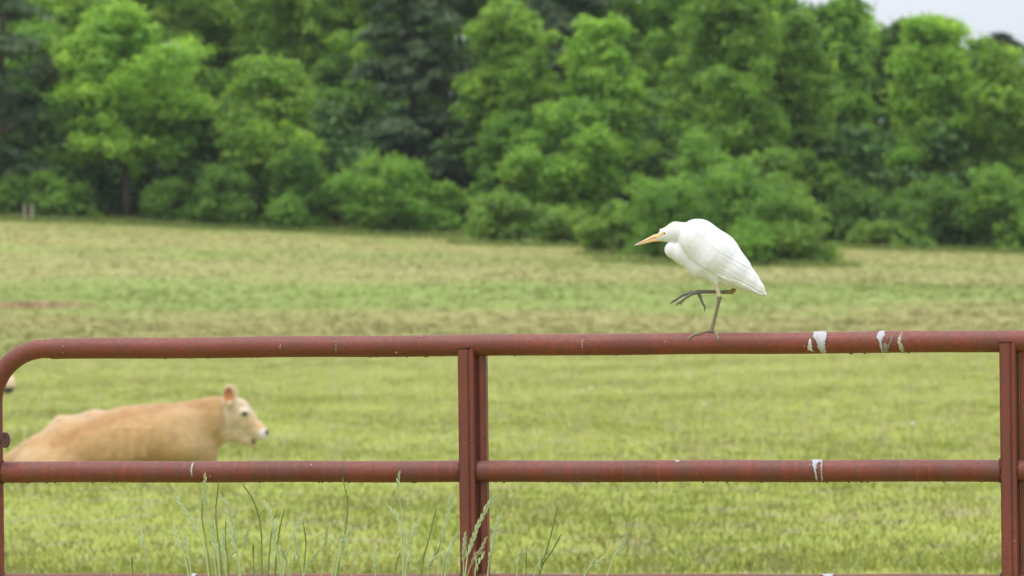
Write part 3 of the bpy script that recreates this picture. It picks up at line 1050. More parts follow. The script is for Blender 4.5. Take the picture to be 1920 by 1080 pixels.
    for q in np.linspace(-math.pi / 2, math.pi / 2, 9):
        prof.append((s_r - 7 * sc + 7 * sc * math.cos(q), zc + hh * math.sin(q)))
    prof.append((o, zc + hh))
    n = len(prof)
    V = [(s_, -.040, z_) for s_, z_ in prof] + [(s_, -.031, z_) for s_, z_ in prof]
    F = [tuple(range(n)), tuple(range(2 * n - 1, n - 1, -1))] + [(i, i + n, (i + 1) % n + n, (i + 1) % n) for i in range(n)]
    lm = MB().add(V, F)
    lm.tube([(sv, -.031, zc), (sv, -.018, zc)], .012, 12)
    # raised rim at the rounded end
    rim = [(s_r - 7.5 * sc + 5 * sc * math.cos(q), -.0405, zc + (hh - .003) * math.sin(q)) for q in np.linspace(-math.pi / 2, math.pi / 2, 9)]
    lm.tube(rim, .0025, 8)
    latch = lm.build('latch_plate', rust_m, t, True, sharp=35)
    bs = GP(5, 826)
    MB().tube([(bs[0], -.038, bs[1]), (bs[0], -.0475, bs[1])], [.0095, .0085], 6).ball((bs[0], -.0475, bs[1]), .005, (1, .5, 1)).build('bolt', weld_m, latch, True, sharp=35)

    # droppings that streak down the pipes: thin crusts lying on the pipe
    def dropping(rail_o, zf, polys, cols, rad=RR, grey=(.62, .62, .65)):
        h = .0011
        for poly, colr in zip(polys, cols):
            pts = []
            for p in poly:
                s_, z_ = GP(*p)
                v = np.clip((z_ - zf(s_)) / rad, -.985, .985)
                pts.append((s_, math.asin(v) * rad))
            P2 = np.array(pts)
            lo, hi = P2.min(0) - h, P2.max(0) + h
            xs = np.arange(lo[0], hi[0] + h, h); ts = np.arange(lo[1], hi[1] + h, h)
            X, T_ = np.meshgrid(xs, ts, indexing='ij')
            wob = .0009 * np.sin(X * 1100 + T_ * 700) + .0008 * np.sin(T_ * 1500 + X * 300) + .0012 * np.clip(np.sin(X * 2300 + 3 * np.sin(T_ * 260)), 0, 1)
            d = poly_sd(X, T_, P2) + wob
            inside = d < 0
            cell = inside[:-1, :-1] & inside[1:, :-1] & inside[:-1, 1:] & inside[1:, 1:]
            idx = np.argwhere(cell)
            if len(idx) == 0: continue
            nx = len(ts)
            F = np.stack([idx[:, 0] * nx + idx[:, 1], (idx[:, 0] + 1) * nx + idx[:, 1], (idx[:, 0] + 1) * nx + idx[:, 1] + 1, idx[:, 0] * nx + idx[:, 1] + 1], 1)
            used, inv = np.unique(F.ravel(), return_inverse=True)
            F = inv.reshape(-1, 4)
            xv, tv, dv = X.ravel()[used], T_.ravel()[used], d.ravel()[used]
            ro = rad * 1.008 + .0004 + .0018 * np.clip(-dv / .004, 0, 1) ** .5
            ang = tv / rad
            zc_ = np.array([zf(q) for q in xv])
            V = np.stack([xv, -ro * np.cos(ang), zc_ + ro * np.sin(ang)], 1)
            cc = np.tile(np.array(colr), (len(V), 1))
            obj('dropping', mesh_np('dropping', V, F, [drop_m], True, {'col': cc}), rail_o)
    W, G_, Br = (.46, .45, .48), (.55, .50, .42), (.22, .19, .13)
    dropping(topr, zt, [[(1525, 621), (1551, 621), (1553, 632), (1550, 640), (1551, 662), (1540, 661), (1534, 650), (1532, 641), (1525, 633)],
                        [(1518, 635), (1523, 634), (1525, 650), (1531, 661), (1524, 658), (1515, 656), (1516, 645)],
                        [(1644, 628), (1650, 620), (1660, 619), (1661, 630), (1655, 640), (1660, 661), (1653, 660), (1649, 642), (1644, 634)],
                        [(1657, 640), (1667, 644), (1677, 622), (1678, 621), (1674, 640), (1668, 652), (1668, 662), (1656, 659)],
                        [(1683, 635), (1688, 628), (1692, 621), (1694, 620), (1692, 640), (1697, 652), (1696, 663), (1687, 655), (1684, 644)],
                        [(1692, 640), (1697, 646), (1698, 662), (1693, 662)],
                        [(1093, 637), (1097, 636), (1096, 652), (1094, 655)],
                        [(633, 638), (636, 637), (636, 658), (633, 664)],
                        [(529, 645), (532, 645), (532, 653), (529, 652)],
                        [(122, 648), (125, 648), (125, 651), (122, 651)], [(122, 658), (126, 657), (126, 661), (122, 660)]],
             [W, (.66, .64, .6), W, Br, (.42, .37, .28), Br, (.7, .68, .64), (.34, .26, .23), (.55, .4, .36), (.7, .6, .5), (.7, .6, .5)], .0250)
    dropping(mid_c, zm, [[(1522, 862), (1545, 862), (1541, 866), (1535, 868), (1533, 880), (1536, 899), (1531, 900), (1528, 884), (1523, 869)],
                         [(1538, 864), (1544, 863), (1544, 880), (1545, 900), (1540, 901), (1540, 880)],
                         [(1264, 863), (1278, 863), (1276, 867), (1268, 867)]], [W, (.44, .43, .43), (.4, .33, .28)])
    dropping(mid_left, zm, [[(363, 868), (367, 867), (367, 892), (364, 892), (362, 882)], [(359, 873), (363, 874), (362, 882), (360, 880)]], [(.55, .51, .44), (.06, .045, .04)])
    dropping(low_c, zb, [[(1538, 1074.5), (1568, 1074.5), (1564, 1078), (1560, 1086), (1545, 1080)]], [W])
    dropping(low_left, zb, [[(358, 1074.5), (371, 1074.5), (370, 1084), (360, 1082)]], [W])
    rs = random.Random(8)
    for cx_, cy_, n_, sp_ in ((1538, 636, 9, 20), (1655, 634, 8, 18), (1690, 640, 5, 10), (700, 640, 3, 60), (1190, 638, 3, 40)):
        pol = []
        for i in range(n_):
            x_, y_, r_ = cx_ + rs.gauss(0, sp_), cy_ + rs.uniform(-12, 16), rs.uniform(.9, 1.9)
            pol.append([(x_ + r_ * math.cos(q), y_ + r_ * rs.uniform(.8, 1.9) * math.sin(q)) for q in np.linspace(0, 5.5, 7)])
        dropping(topr, zt, pol, [(.5, .46, .42)] * n_, .0250)
    # drops hanging along the undersides
    mb = MB()
    for zf, s0_, s1_ in ((zt, sL + .1, sEnd), (zm, sv, e1), (zm, b1, e2)):
        for i in range(34):
            s_ = rng.uniform(s0_, s1_)
            r_ = rng.uniform(.0007, .0019)
            mb.ball((s_, rng.uniform(-.004, .004), zf(s_) - RR - r_ * .25), r_, (1.5, 1, .9), 6, 5)
    tag(mb.build('rust_drip', weld_m, t, True), kind='stuff')
    return zt

# ------------------------------------------------------------------ the egret
def build_egret(zt):
    def L(u, v): return GP(1160 + u / 3.6, 380 + v / 3.6)
    o0 = L(640, 877); o0 = np.array([o0[0], zt(o0[0]) + .0250])
    K = 8.0 / FPX / 3.6 * .992             # metres per u
    def Q(u, v, y=0.0):
        a = L(u, v) - o0
        return np.array([a[0], y, a[1]])
    wp = GP.o + GP.ex * o0[0] + np.array([0, 0, o0[1]])
    t = empty('egret', tuple(wp), GYAW)
    tag(t, 'white egret with orange bill standing on one leg on the top rail of the gate', 'bird')
    h = .00105
    lo = Q(85, 960, -.06) ; hi = Q(1015, 85, .066)
    Fd = Field(np.minimum(lo, hi), np.maximum(lo, hi), h)
    BY = .010
    def c4(u, v, r, y=BY): return (*Q(u, v, y), r * K)
    k = 30 * K
    torso = [c4(533, 255, 137), c4(655, 362, 149), c4(765, 458, 113), c4(865, 530, 70), c4(935, 578, 38), c4(982, 618, 15)]
    Fd.chain(torso, k, .84)
    Bd = Fd.D.copy()
    # neck folded on the breast, head on top of it
    Fd.chain([c4(364, 318, 59), c4(440, 345, 72), c4(560, 420, 92), c4(620, 450, 70)], 26 * K, .78)
    Fd.chain([c4(600, 430, 70, BY - .012), c4(645, 490, 44, BY - .014), c4(664, 548, 13, BY - .017)], 24 * K, .9)
    Fd.chain([c4(690, 450, 60, BY + .014), c4(735, 530, 17, BY + .018)], 20 * K, .9)
    Fd.chain([c4(450, 205, 72), c4(380, 200, 69), c4(318, 216, 47), c4(268, 234, 25)], 14 * K, .74)
    # forehead tuft
    Fd.chain([c4(305, 192, 18), c4(283, 187, 6), c4(275, 179, 2.5)], 10 * K)
    # shaggy breast edge
    Fd.chain([c4(600, 480, 22, BY - .006), c4(640, 528, 8, BY - .01)], 14 * K)
    # standing leg
    def rl(u, v, r):                        # on the pipe's surface, camera side
        q = Q(u, v)
        dz = min(max(-q[2], 0), .03)
        zz = .0250 - dz
        yy = -math.sqrt(max(0, .0250 ** 2 - zz ** 2))
        nrm = np.array([0, yy, zz]) / .0250
        p = np.array([q[0], yy, -dz]) + nrm * r * K * .7
        return (*p, r * K)
    y1 = BY - .019
    Fd.chain([(*Q(660, 530, y1), 14 * K), (*Q(672, 590, y1 + .001), 13 * K), (*Q(682, 640, y1 + .003), 15 * K), (*Q(678, 668, y1 + .003), 12 * K), (*Q(655, 760, -.002), 10.5 * K), (*Q(630, 850, 0), 13 * K), (*Q(628, 868, 0), 12 * K)], 6 * K)
    f0 = (*Q(626, 864, 0), 12 * K)
    Fd.chain([f0, rl(592, 866, 10), rl(545, 889, 9), rl(505, 899, 8.5), rl(482, 917, 8), rl(478, 938, 3)], 5 * K)
    Fd.chain([f0, rl(652, 872, 10), rl(668, 897, 9), rl(680, 920, 8), rl(680, 940, 3)], 5 * K)
    for q in ((600, 866, 560, 888), (640, 866, 645, 905)):
        a = rl(q[0], q[1], 9); b = rl(q[2], q[3], 8)
        Fd.chain([f0, (a[0], -a[1] + .001, a[2], 9 * K), (b[0], -b[1], b[2], 7 * K)], 5 * K)
    # raised leg, far side
    y2 = BY + .020
    Fd.chain([(*Q(737, 535, y2), 15 * K), (*Q(757, 562, y2), 13 * K), (*Q(768, 588, y2), 15 * K), (*Q(752, 604, y2), 15 * K), (*Q(700, 604, y2 - .002), 12.5 * K), (*Q(600, 601, y2 - .004), 11.5 * K), (*Q(530, 601, y2 - .006), 14 * K)], 6 * K)
    f1 = (*Q(526, 602, y2 - .006), 13 * K)
    Fd.chain([f1, (*Q(480, 606, y2), 10 * K), (*Q(415, 628, y2 + .004), 8.5 * K), (*Q(368, 660, y2 + .006), 8 * K), (*Q(350, 668, y2 + .006), 7 * K), (*Q(334, 684, y2 + .006), 2.6 * K)], 4 * K)
    Fd.chain([f1, (*Q(480, 620, y2 - .012), 10 * K), (*Q(435, 652, y2 - .016), 8.5 * K), (*Q(405, 674, y2 - .017), 8 * K), (*Q(390, 682, y2 - .017), 6.5 * K), (*Q(384, 698, y2 - .017), 2.6 * K)], 4 * K)
    Fd.chain([f1, (*Q(470, 618, y2 + .012), 9 * K), (*Q(425, 650, y2 + .018), 8 * K), (*Q(396, 690, y2 + .02), 3 * K)], 4 * K)
    Fd.chain([f1, (*Q(540, 636, y2 - .004), 10 * K), (*Q(556, 675, y2 - .006), 8.5 * K), (*Q(566, 692, y2 - .006), 8 * K), (*Q(574, 712, y2 - .006), 5 * K), (*Q(570, 738, y2 - .006), 2.4 * K)], 4 * K)

    V, F = surface_nets(Fd.D, Fd.lo, h)
    # plumage and leg colours
    white = np.array([.72, .705, .72])
    col = np.tile(white, (len(V), 1))
    for a, b, rad_, cc, s in (((330, 150), (440, 128), 34, (.80, .66, .46), .75), ((285, 190), (330, 150), 22, (.80, .66, .46), .6),):
        d = seg_d(V * [1, 0, 1], Q(*a), Q(*b)) / K
        col = lerpc(col, (1 - sstep(d, rad_ * .35, rad_ * 1.2)) * s, cc)
    d = seg_d(V * [1, 0, 1], Q(432, 170), Q(432, 250)) / K
    hd = (V[:, 0] < Q(450, 0)[0])
    col = lerpc(col, (1 - sstep(d, 4, 16)) * .25 * hd, (.72, .62, .46))
    d = seg_d(V * [1, 0, 1], Q(245, 232), Q(300, 208)) / K
    col = lerpc(col, 1 - sstep(d, 7, 14), (.72, .50, .20))
    horn = np.array([.20, .17, .105]); pale = np.array([.55, .47, .32])
    legz = V[:, 2]
    below = seg_d(V, Q(660, 525, y1), Q(682, 640, y1 + .003)) / K
    m = (1 - sstep(below, 15, 21)) * sstep(-legz, -Q(0, 548)[2] - .004, -Q(0, 548)[2] + .004)
    col = lerpc(col, m, pale)
    tarsus = np.minimum.reduce([seg_d(V, Q(682, 640, y1 + .003), Q(655, 760, -.002)), seg_d(V, Q(655, 760, -.002), Q(630, 850, 0))]) / K
    low = legz < Q(0, 640)[2]
    col = lerpc(col, (1 - sstep(tarsus, 16, 22)) * low, horn)
    footm = (legz < Q(0, 800)[2])
    col = lerpc(col, footm.astype(float), horn * 1.1)
    # raised leg
    leg2 = np.minimum.reduce([seg_d(V, Q(768, 588, y2), Q(752, 604, y2)), seg_d(V, Q(752, 604, y2), Q(530, 601, y2 - .006)), seg_d(V, Q(757, 562, y2), Q(768, 588, y2))]) / K
    t2 = (1 - sstep(leg2, 17, 22))
    warm = sstep(V[:, 0], Q(660, 0)[0], Q(760, 0)[0])
    c2 = np.array([.17, .15, .115]) + warm[:, None] * np.array([.13, .075, 0])
    col = col + (c2 - col) * t2[:, None]
    toes = (V[:, 0] < Q(585, 0)[0]) & (legz < Q(0, 585)[2]) & (legz > Q(0, 760)[2])
    col[toes] = (.165, .15, .13)
    plum = mat_vcol('plumage', .8, .12, 160, .05, .25, .0012, (.35, 1, .35), .15)
    obj('body', mesh_np('egret_body', V, F, [plum], True, {'col': col}), t)

    # folded wings: feather layers laid over the flanks
    poly_w = [(436, 150), (424, 215), (434, 292), (468, 360), (520, 408), (585, 446), (680, 502), (800, 560), (905, 604), (992, 640), (998, 604), (968, 535), (925, 458), (880, 420), (790, 340), (700, 270), (600, 190), (520, 140), (470, 132)]
    poly_s = [(440, 132), (520, 178), (590, 262), (690, 345), (800, 400), (880, 452), (926, 470), (921, 442), (880, 375), (850, 330), (760, 228), (680, 155), (590, 100), (500, 90), (450, 105)]
    poly_p = [(640, 470), (720, 498), (800, 525), (880, 560), (950, 606), (996, 612), (994, 642), (905, 606), (800, 562), (680, 505)]
    X = (Fd.lo[0] + h * np.arange(Fd.n[0]))[:, None].astype(np.float32)
    Z = (Fd.lo[2] + h * np.arange(Fd.n[2]))[None, :].astype(np.float32)
    Yc = (Fd.lo[1] + h * np.arange(Fd.n[1]) - BY)[None, :, None].astype(np.float32)
    def smax(a, b, kk):
        hh = np.clip(kk - np.abs(a - b), 0, None) / kk
        return np.maximum(a, b) + hh * hh * kk * .25
    wp_ = None
    for poly, off in ((poly_w, .0036), (poly_s, .0042), (poly_p, .0050)):
        pl = [tuple(Q(*p)[[0, 2]]) for p in poly]
        ps = poly_sd(X, Z, pl)[:, None, :]
        D = smax(Bd - off, np.broadcast_to(ps, Bd.shape), .004)
        wp_ = D if wp_ is None else np.minimum(wp_, D)
    # shallow furrows between flight feathers
    qx = Q(560, 380); qd = Q(990, 625) - qx; qd = qd / np.linalg.norm(qd)
    al = (X - qx[0]) * qd[0] + (Z - qx[2]) * qd[2]
    ac = (X - qx[0]) * -qd[2] + (Z - qx[2]) * qd[0]
    fur = .00022 * np.sin(ac / (K * 31) * 2 * math.pi + al * 14 + 1.3 * np.sin(ac * 170)) * np.clip((al - .02) / .07, 0, 1)
    wp_ = wp_ + fur[:, None, :].astype(np.float32)
    for sgn in (-1, 1):
        D = smax(wp_, (.006 + sgn * -1 * Yc * 1.0).astype(np.float32) * np.ones((1, 1, 1), np.float32), .004)
        Vw, Fw = surface_nets(D, Fd.lo, h)
        cw_ = np.tile(np.array([.74, .725, .738]), (len(Vw), 1))
        a_ = (Vw[:, 0] - qx[0]) * qd[0] + (Vw[:, 2] - qx[2]) * qd[2]
        b_ = (Vw[:, 0] - qx[0]) * -qd[2] + (Vw[:, 2] - qx[2]) * qd[0]
        row = np.floor(a_ / (K * 46)); sc_ = ((a_ / (K * 46)) % 1) - .35 * np.cos((b_ / (K * 34) + .5 * row) * 2 * math.pi)
        cw_ *= (1 - .045 * sstep(sc_, .55, 1.0) - .03 * (np.sin(b_ * 5200 + np.sin(a_ * 300)) > .6))[:, None]
        obj('wing', mesh_np('egret_wing', Vw, Fw, [plum], True, {'col': cw_}), t)
    # beak: upper and lower mandible
    Fb = Field(Q(90, 300, -.012 + BY), Q(300, 190, .012 + BY), .0007)
    Fb.chain([c4(275, 224, 19), c4(235, 231, 14), c4(150, 267, 6.8), c4(103, 287, 2.6)], 3 * K, .8)
    Fb.chain([c4(268, 250, 12), c4(225, 254, 9.5), c4(155, 275, 6), c4(106, 288, 2.4)], 2 * K, .8)
    a, b = Q(255, 240), Q(112, 287)
    for s in (-1, 1):
        Fb.cone((a[0], BY + s * .0052, a[2]), (b[0], BY + s * .0015, b[2]), .0007, .0004, .0004, 1, 'cut')
    Vb, Fb_ = surface_nets(Fb.D, Fb.lo, .0007)
    al = (Vb[:, 0] - Q(104, 287)[0]) / (Q(250, 230)[0] - Q(104, 287)[0])
    cb = np.tile(np.array([.81, .50, .28]), (len(Vb), 1))
    cb = lerpc(cb, (1 - sstep(al, .1, .62)) * .85, (.66, .40, .31))
    cb = lerpc(cb, 1 - sstep(al, .12, .36), (.60, .53, .50))
    bk = mat_vcol('beak_horn', .4, .4, 200, .06, .05, .0005)
    obj('beak', mesh_np('egret_beak', Vb, Fb_, [bk], True, {'col': cb}), t)
    # eyes
    iris = mat_plain('iris', (.50, .42, .10), .2, .5, 200, .1)
    ring = mat_plain('eye_skin', (.45, .40, .14), .5, .3, 200, .1)
    pup = mat_plain('pupil', (.006, .006, .006), .1, .6, 50, 0)
    e = Q(311, 207)
    for sgn in (-1, 1):
        yy = Fd.surf_y(e[0], e[2], BY, sgn)
        mb = MB().ball((e[0], yy - sgn * .0018, e[2]), 12.0 * K, (1, .75, .92), 16, 10)
        eo = mb.build('eye', iris, t)
        MB().ball((e[0] - .0004, yy + sgn * .0004, e[2]), 5.6 * K, (1, .65, 1), 12, 8).build('pupil', pup, eo)
    return t

# ------------------------------------------------------------------ cows
def cow_material():
    return mat_vcol('cow_hide', .75, .15, 24, .15, .3, .006, (.6, 1, 1), .2)

def build_cow(hide):
    depth = 29.0
    c = P(250, 890, depth)
    CP = Plane((c[0], c[1], 0.0), 0.0)
    zg = float(ground_z(c[0], c[1]))
    K = depth / FPX / 2.7
    x0 = CP(250, 890)[0]
    def Q(u, v, y=0.0):
        a = CP(u / 2.7, 680 + v / 2.7)
        return np.array([a[0] - x0, y, a[1] - zg])
    t = empty('cow', (c[0], c[1], zg))
    tag(t, 'tan cow lying in the pasture behind the gate, facing right with its mouth open', 'cow')
    h = .011
    Fd = Field(Q(-60, 690, -.55), Q(1400, 90, .55), h)
    def c4(u, v, r, y=0.0): return (*Q(u, v, y), r * K)
    # barrel and shoulders
    Fd.chain([c4(380, 470, 165), c4(620, 430, 188), c4(760, 405, 178), c4(900, 390, 160)], 60 * K, 1.12)
    Fd.chain([c4(900, 330, 108), c4(1000, 312, 104), c4(1085, 285, 98), c4(1150, 262, 84)], 60 * K, .72)
    Fd.chain([c4(930, 440, 130), c4(1000, 450, 92), c4(1040, 540, 60)], 50 * K, .9)
    Fd.chain([c4(1060, 350, 80), c4(1120, 330, 74)], 40 * K, .6)
    # spine ridge
    Fd.chain([c4(950, 250, 30), c4(800, 256, 30, -.02), c4(660, 276, 32, -.05), c4(500, 318, 34, -.10)], 46 * K)
    # shoulder blade and ribs
    Fd.chain([c4(930, 300, 60, -.17), c4(960, 430, 72, -.20)], 70 * K, 1)
    for u in (600, 660, 720, 780):
        Fd.cone(Q(u, 330, -.325), Q(u - 24, 470, -.36), 9 * K, 9 * K, 20 * K)
    # far flank and hip standing higher than the spine
    Fd.chain([c4(620, 350, 80, .12), c4(470, 322, 72, .20), c4(310, 335, 56, .24)], 40 * K)
    Fd.chain([c4(285, 318, 36, .24), c4(250, 400, 80, .16)], 44 * K)
    # rump, near thigh, tail head
    Fd.chain([c4(360, 440, 140, -.06), c4(200, 500, 120, -.04), c4(110, 520, 80, 0)], 56 * K)
    Fd.chain([c4(330, 520, 120, -.22), c4(190, 540, 100, -.26)], 50 * K)
    Fd.chain([c4(120, 470, 52, .04), c4(50, 505, 38, .0), c4(0, 570, 22, -.04), c4(-10, 620, 16, -.06)], 34 * K)
    # folded legs
    Fd.chain([c4(980, 540, 52, -.16), c4(1040, 625, 30, -.2), c4(930, 622, 26, -.25), c4(880, 624, 24, -.25)], 30 * K)
    Fd.chain([c4(980, 500, 62, .20), c4(1070, 590, 44, .22), c4(950, 610, 30, .24)], 30 * K)
    Fd.chain([c4(300, 560, 80, -.34), c4(420, 600, 44, -.42), c4(300, 615, 28, -.46), c4(220, 618, 26, -.46)], 30 * K)
    # head
    Fd.chain([c4(1160, 258, 74), c4(1205, 262, 70), c4(1250, 305, 52), c4(1300, 345, 40), c4(1325, 366, 33)], 24 * K, .8)
    Fd.chain([c4(1150, 330, 64), c4(1195, 352, 48), c4(1250, 390, 27), c4(1287, 412, 19)], 26 * K, .66)
    Fd.chain([c4(1195, 205, 26), c4(1215, 215, 30)], 20 * K)
    for s in (-1, 1):
        Fd.ellip(Q(1243, 250, s * .085), (24 * K, .03, 18 * K), 14 * K)
    # muzzle lip and nose pad
    Fd.ellip(Q(1334, 360), (26 * K, .065, 30 * K), 12 * K)
    Fd.ellip(Q(1346, 352), (14 * K, .05, 16 * K), 6 * K)
    for s in (-1, 1):
        Fd.ellip(Q(1352, 352, s * .035), (8 * K, .014, 6 * K), 4 * K, 'cut')
    # open mouth
    Fd.cone(Q(1278, 398, -.2), Q(1278, 398, .2), 4 * K, 4 * K, 6 * K, 1, 'cut')
    Fd.cone(Q(1300, 401, -.2), Q(1300, 401, .2), 9 * K, 9 * K, 6 * K, 1, 'cut')
    Fd.cone(Q(1318, 404, -.2), Q(1318, 404, .2), 10 * K, 10 * K, 6 * K, 1, 'cut')
    Fd.cone(Q(1345, 412, -.2), Q(1345, 412, .2), 13 * K, 13 * K, 6 * K, 1, 'cut')
    # ears: cupped leaves
    for s in (-1, 1):
        y = s * .105
        Fd.chain([c4(1170, 225, 22, y * .8), c4(1168, 200, 18, y)], 12 * K)
        Fd.ellip(Q(1166, 164, y), (33 * K, .045, 53 * K), 14 * K, 'add', .12)
        Fd.ellip(Q(1164, 158, y - .028), (23 * K, .036, 42 * K), 6 * K, 'cut', .12)
    V, F = surface_nets(Fd.D, Fd.lo, h)
    # coat
    T1, pale, rufous, cream = (.43, .265, .115), (.52, .365, .20), (.36, .18, .065), (.60, .47, .32)
    col = np.tile(np.array(T1), (len(V), 1))
    W = V * [1, 0, 1]
    d = np.minimum.reduce([seg_d(W, Q(1010, 195), Q(800, 225)), seg_d(W, Q(800, 225), Q(640, 256)), seg_d(W, Q(640, 256), Q(480, 310)), seg_d(W, Q(480, 310), Q(300, 400))]) / K
    nearside = V[:, 1] < .10
    col = lerpc(col, (1 - sstep(d, 6, 40)) * .7 * nearside, rufous)
    col = lerpc(col, sstep(V[:, 1], .04, .2) * .7 * (V[:, 0] < Q(640, 0)[0]), (.55, .39, .24))
    d = seg_d(W, Q(200, 520), Q(420, 560)) / K
    col = lerpc(col, (1 - sstep(d, 30, 130)) * .45, pale)
    d = seg_d(W, Q(960, 320), Q(1060, 420)) / K
    col = lerpc(col, (1 - sstep(d, 30, 150)) * .4, pale)
    d = seg_d(W, Q(790, 470), Q(850, 560)) / K
    col = lerpc(col, (1 - sstep(d, 6, 85)) * .6, (.30, .16, .065))
    d = seg_d(W, Q(380, 400), Q(480, 520)) / K
    col = lerpc(col, (1 - sstep(d, 6, 80)) * .3, (.34, .19, .08))
    d = seg_d(W, Q(960, 215), Q(1120, 190)) / K
    col = lerpc(col, (1 - sstep(d, 4, 45)) * .4, (.34, .17, .065))
    head = sstep(W[:, 0], Q(1105, 0)[0], Q(1150, 0)[0])
    col = lerpc(col, head * .8, cream)
    d = seg_d(W, Q(1255, 280), Q(1320, 330)) / K
    col = lerpc(col, (1 - sstep(d, 8, 34)) * .55, (.68, .40, .18))
    d = np.linalg.norm(W - Q(1243, 252), axis=1) / K
    col = lerpc(col, (1 - sstep(d, 24, 42)) * .5 * head, (.70, .60, .46))
    d = np.linalg.norm(W - Q(1332, 368), axis=1) / K
    col = lerpc(col, (1 - sstep(d, 24, 44)) * .9, (.70, .65, .58))
    d = np.linalg.norm(W - Q(1358, 352), axis=1) / K
    col = lerpc(col, 1 - sstep(d, 11, 19), (.05, .05, .055))
    d = np.minimum(np.linalg.norm(W - Q(1302, 402), axis=1), np.linalg.norm(W - Q(1285, 399), axis=1)) / K
    col = lerpc(col, 1 - sstep(d, 9, 17), (.075, .03, .025))
    d = np.linalg.norm((W - Q(1164, 162)) * [1.4, 1, 1], axis=1) / K
    inner = (1 - sstep(d, 30, 42)) * (W[:, 2] > Q(0, 205)[2]) * (np.abs(V[:, 1]) > .06)
    col = lerpc(col, inner * .9, (.45, .17, .05))
    d = seg_d(W, Q(1130, 215), Q(1135, 300)) / K
    col = lerpc(col, (1 - sstep(d, 4, 20)) * .6, (.33, .19, .09))  # shade where jaw meets neck, painted as a dark strip
    obj('body', mesh_np('cow_body', V, F, [hide], True, {'col': col}), t)
    em = mat_plain('cow_eye', (.012, .010, .009), .12, .6, 40, 0)
    e = Q(1243, 256)
    for s in (-1, 1):
        yy = Fd.surf_y(e[0], e[2], 0, s)
        MB().ball((e[0], yy - s * .010, e[2]), 15 * K, (1.05, .8, .75), 14, 9).build('eye', em, t)
    return t

def build_grazing_cow(hide):
    _, depth = ground_hit(12, 746)
    c = P(12, 722, depth)
    x0, y0 = c[0], c[1]
    zg = float(ground_z(x0, y0))
    mz = max(.16, c[2] - zg)                       # height of the muzzle over the ground
    t = empty('cow', (x0 - 1.0, y0, zg))
    tag(t, 'second cow, only its pinkish muzzle showing at the left edge by the gate bend', 'cow')
    h = .016
    Fd = Field((-1.5, -.42, -.05), (1.35, .42, 1.45), h)
    X = 1.0                               # muzzle at x = 1.0
    m = mz
    Fd.chain([(-1.0, 0, .93, .27), (-.5, 0, .88, .31), (0, 0, .90, .28)], .1, 1.0)
    Fd.chain([(-1.2, 0, 1.05, .12), (-.9, 0, 1.02, .2)], .1)
    Fd.chain([(.0, 0, .95, .22), (.35, 0, .75, .15), (.62, 0, .52, .12)], .1, .8)
    Fd.chain([(.60, 0, .52, .11), (.75, 0, .40, .10), (.93, 0, m + .10, .10), (X, 0, m + .04, .115), (X + .02, 0, m - .03, .105)], .05, .8)
    for s in (-1, 1):
        Fd.chain([(.0, s * .16, .75, .12), (.02, s * .17, .42, .07), (.0, s * .17, .08, .05), (.03, s * .17, .0, .06)], .06)
        Fd.chain([(-1.0, s * .17, .80, .17), (-1.08, s * .18, .45, .08), (-1.02, s * .18, .08, .055), (-.98, s * .18, .0, .06)], .06)
        Fd.chain([(.58, s * .09, .6, .035), (.52, s * .22, .62, .03)], .04)
    Fd.chain([(-1.25, 0, 1.05, .04), (-1.33, 0, .7, .03), (-1.33, 0, .4, .04)], .04)
    V, F = surface_nets(Fd.D, Fd.lo, h)
    col = np.tile(np.array((.58, .36, .18)), (len(V), 1))
    d = np.linalg.norm(V - np.array([X - .02, 0, m + .06]), axis=1)
    col = lerpc(col, 1 - sstep(d, .16, .30), (.80, .58, .42))
    low = (1 - sstep(V[:, 2], m - .045, m - .015)) * (V[:, 0] > .8)
    col = lerpc(col, low, (.035, .035, .035))
    hoof = (1 - sstep(V[:, 2], .03, .07)) * (V[:, 0] < .3)
    col = lerpc(col, hoof, (.05, .045, .04))
    obj('body', mesh_np('grazing_cow_body', V, F, [hide], True, {'col': col}), t)
    em = mat_plain('cow_eye_dark', (.012, .010, .009), .12, .6, 40, 0)
    for s in (-1, 1):
        yy = Fd.surf_y(.70, .47, 0, s)
        MB().ball((.70, yy - s * .012, .47), .022, (1, .7, 1), 12, 8).build('eye', em, t)

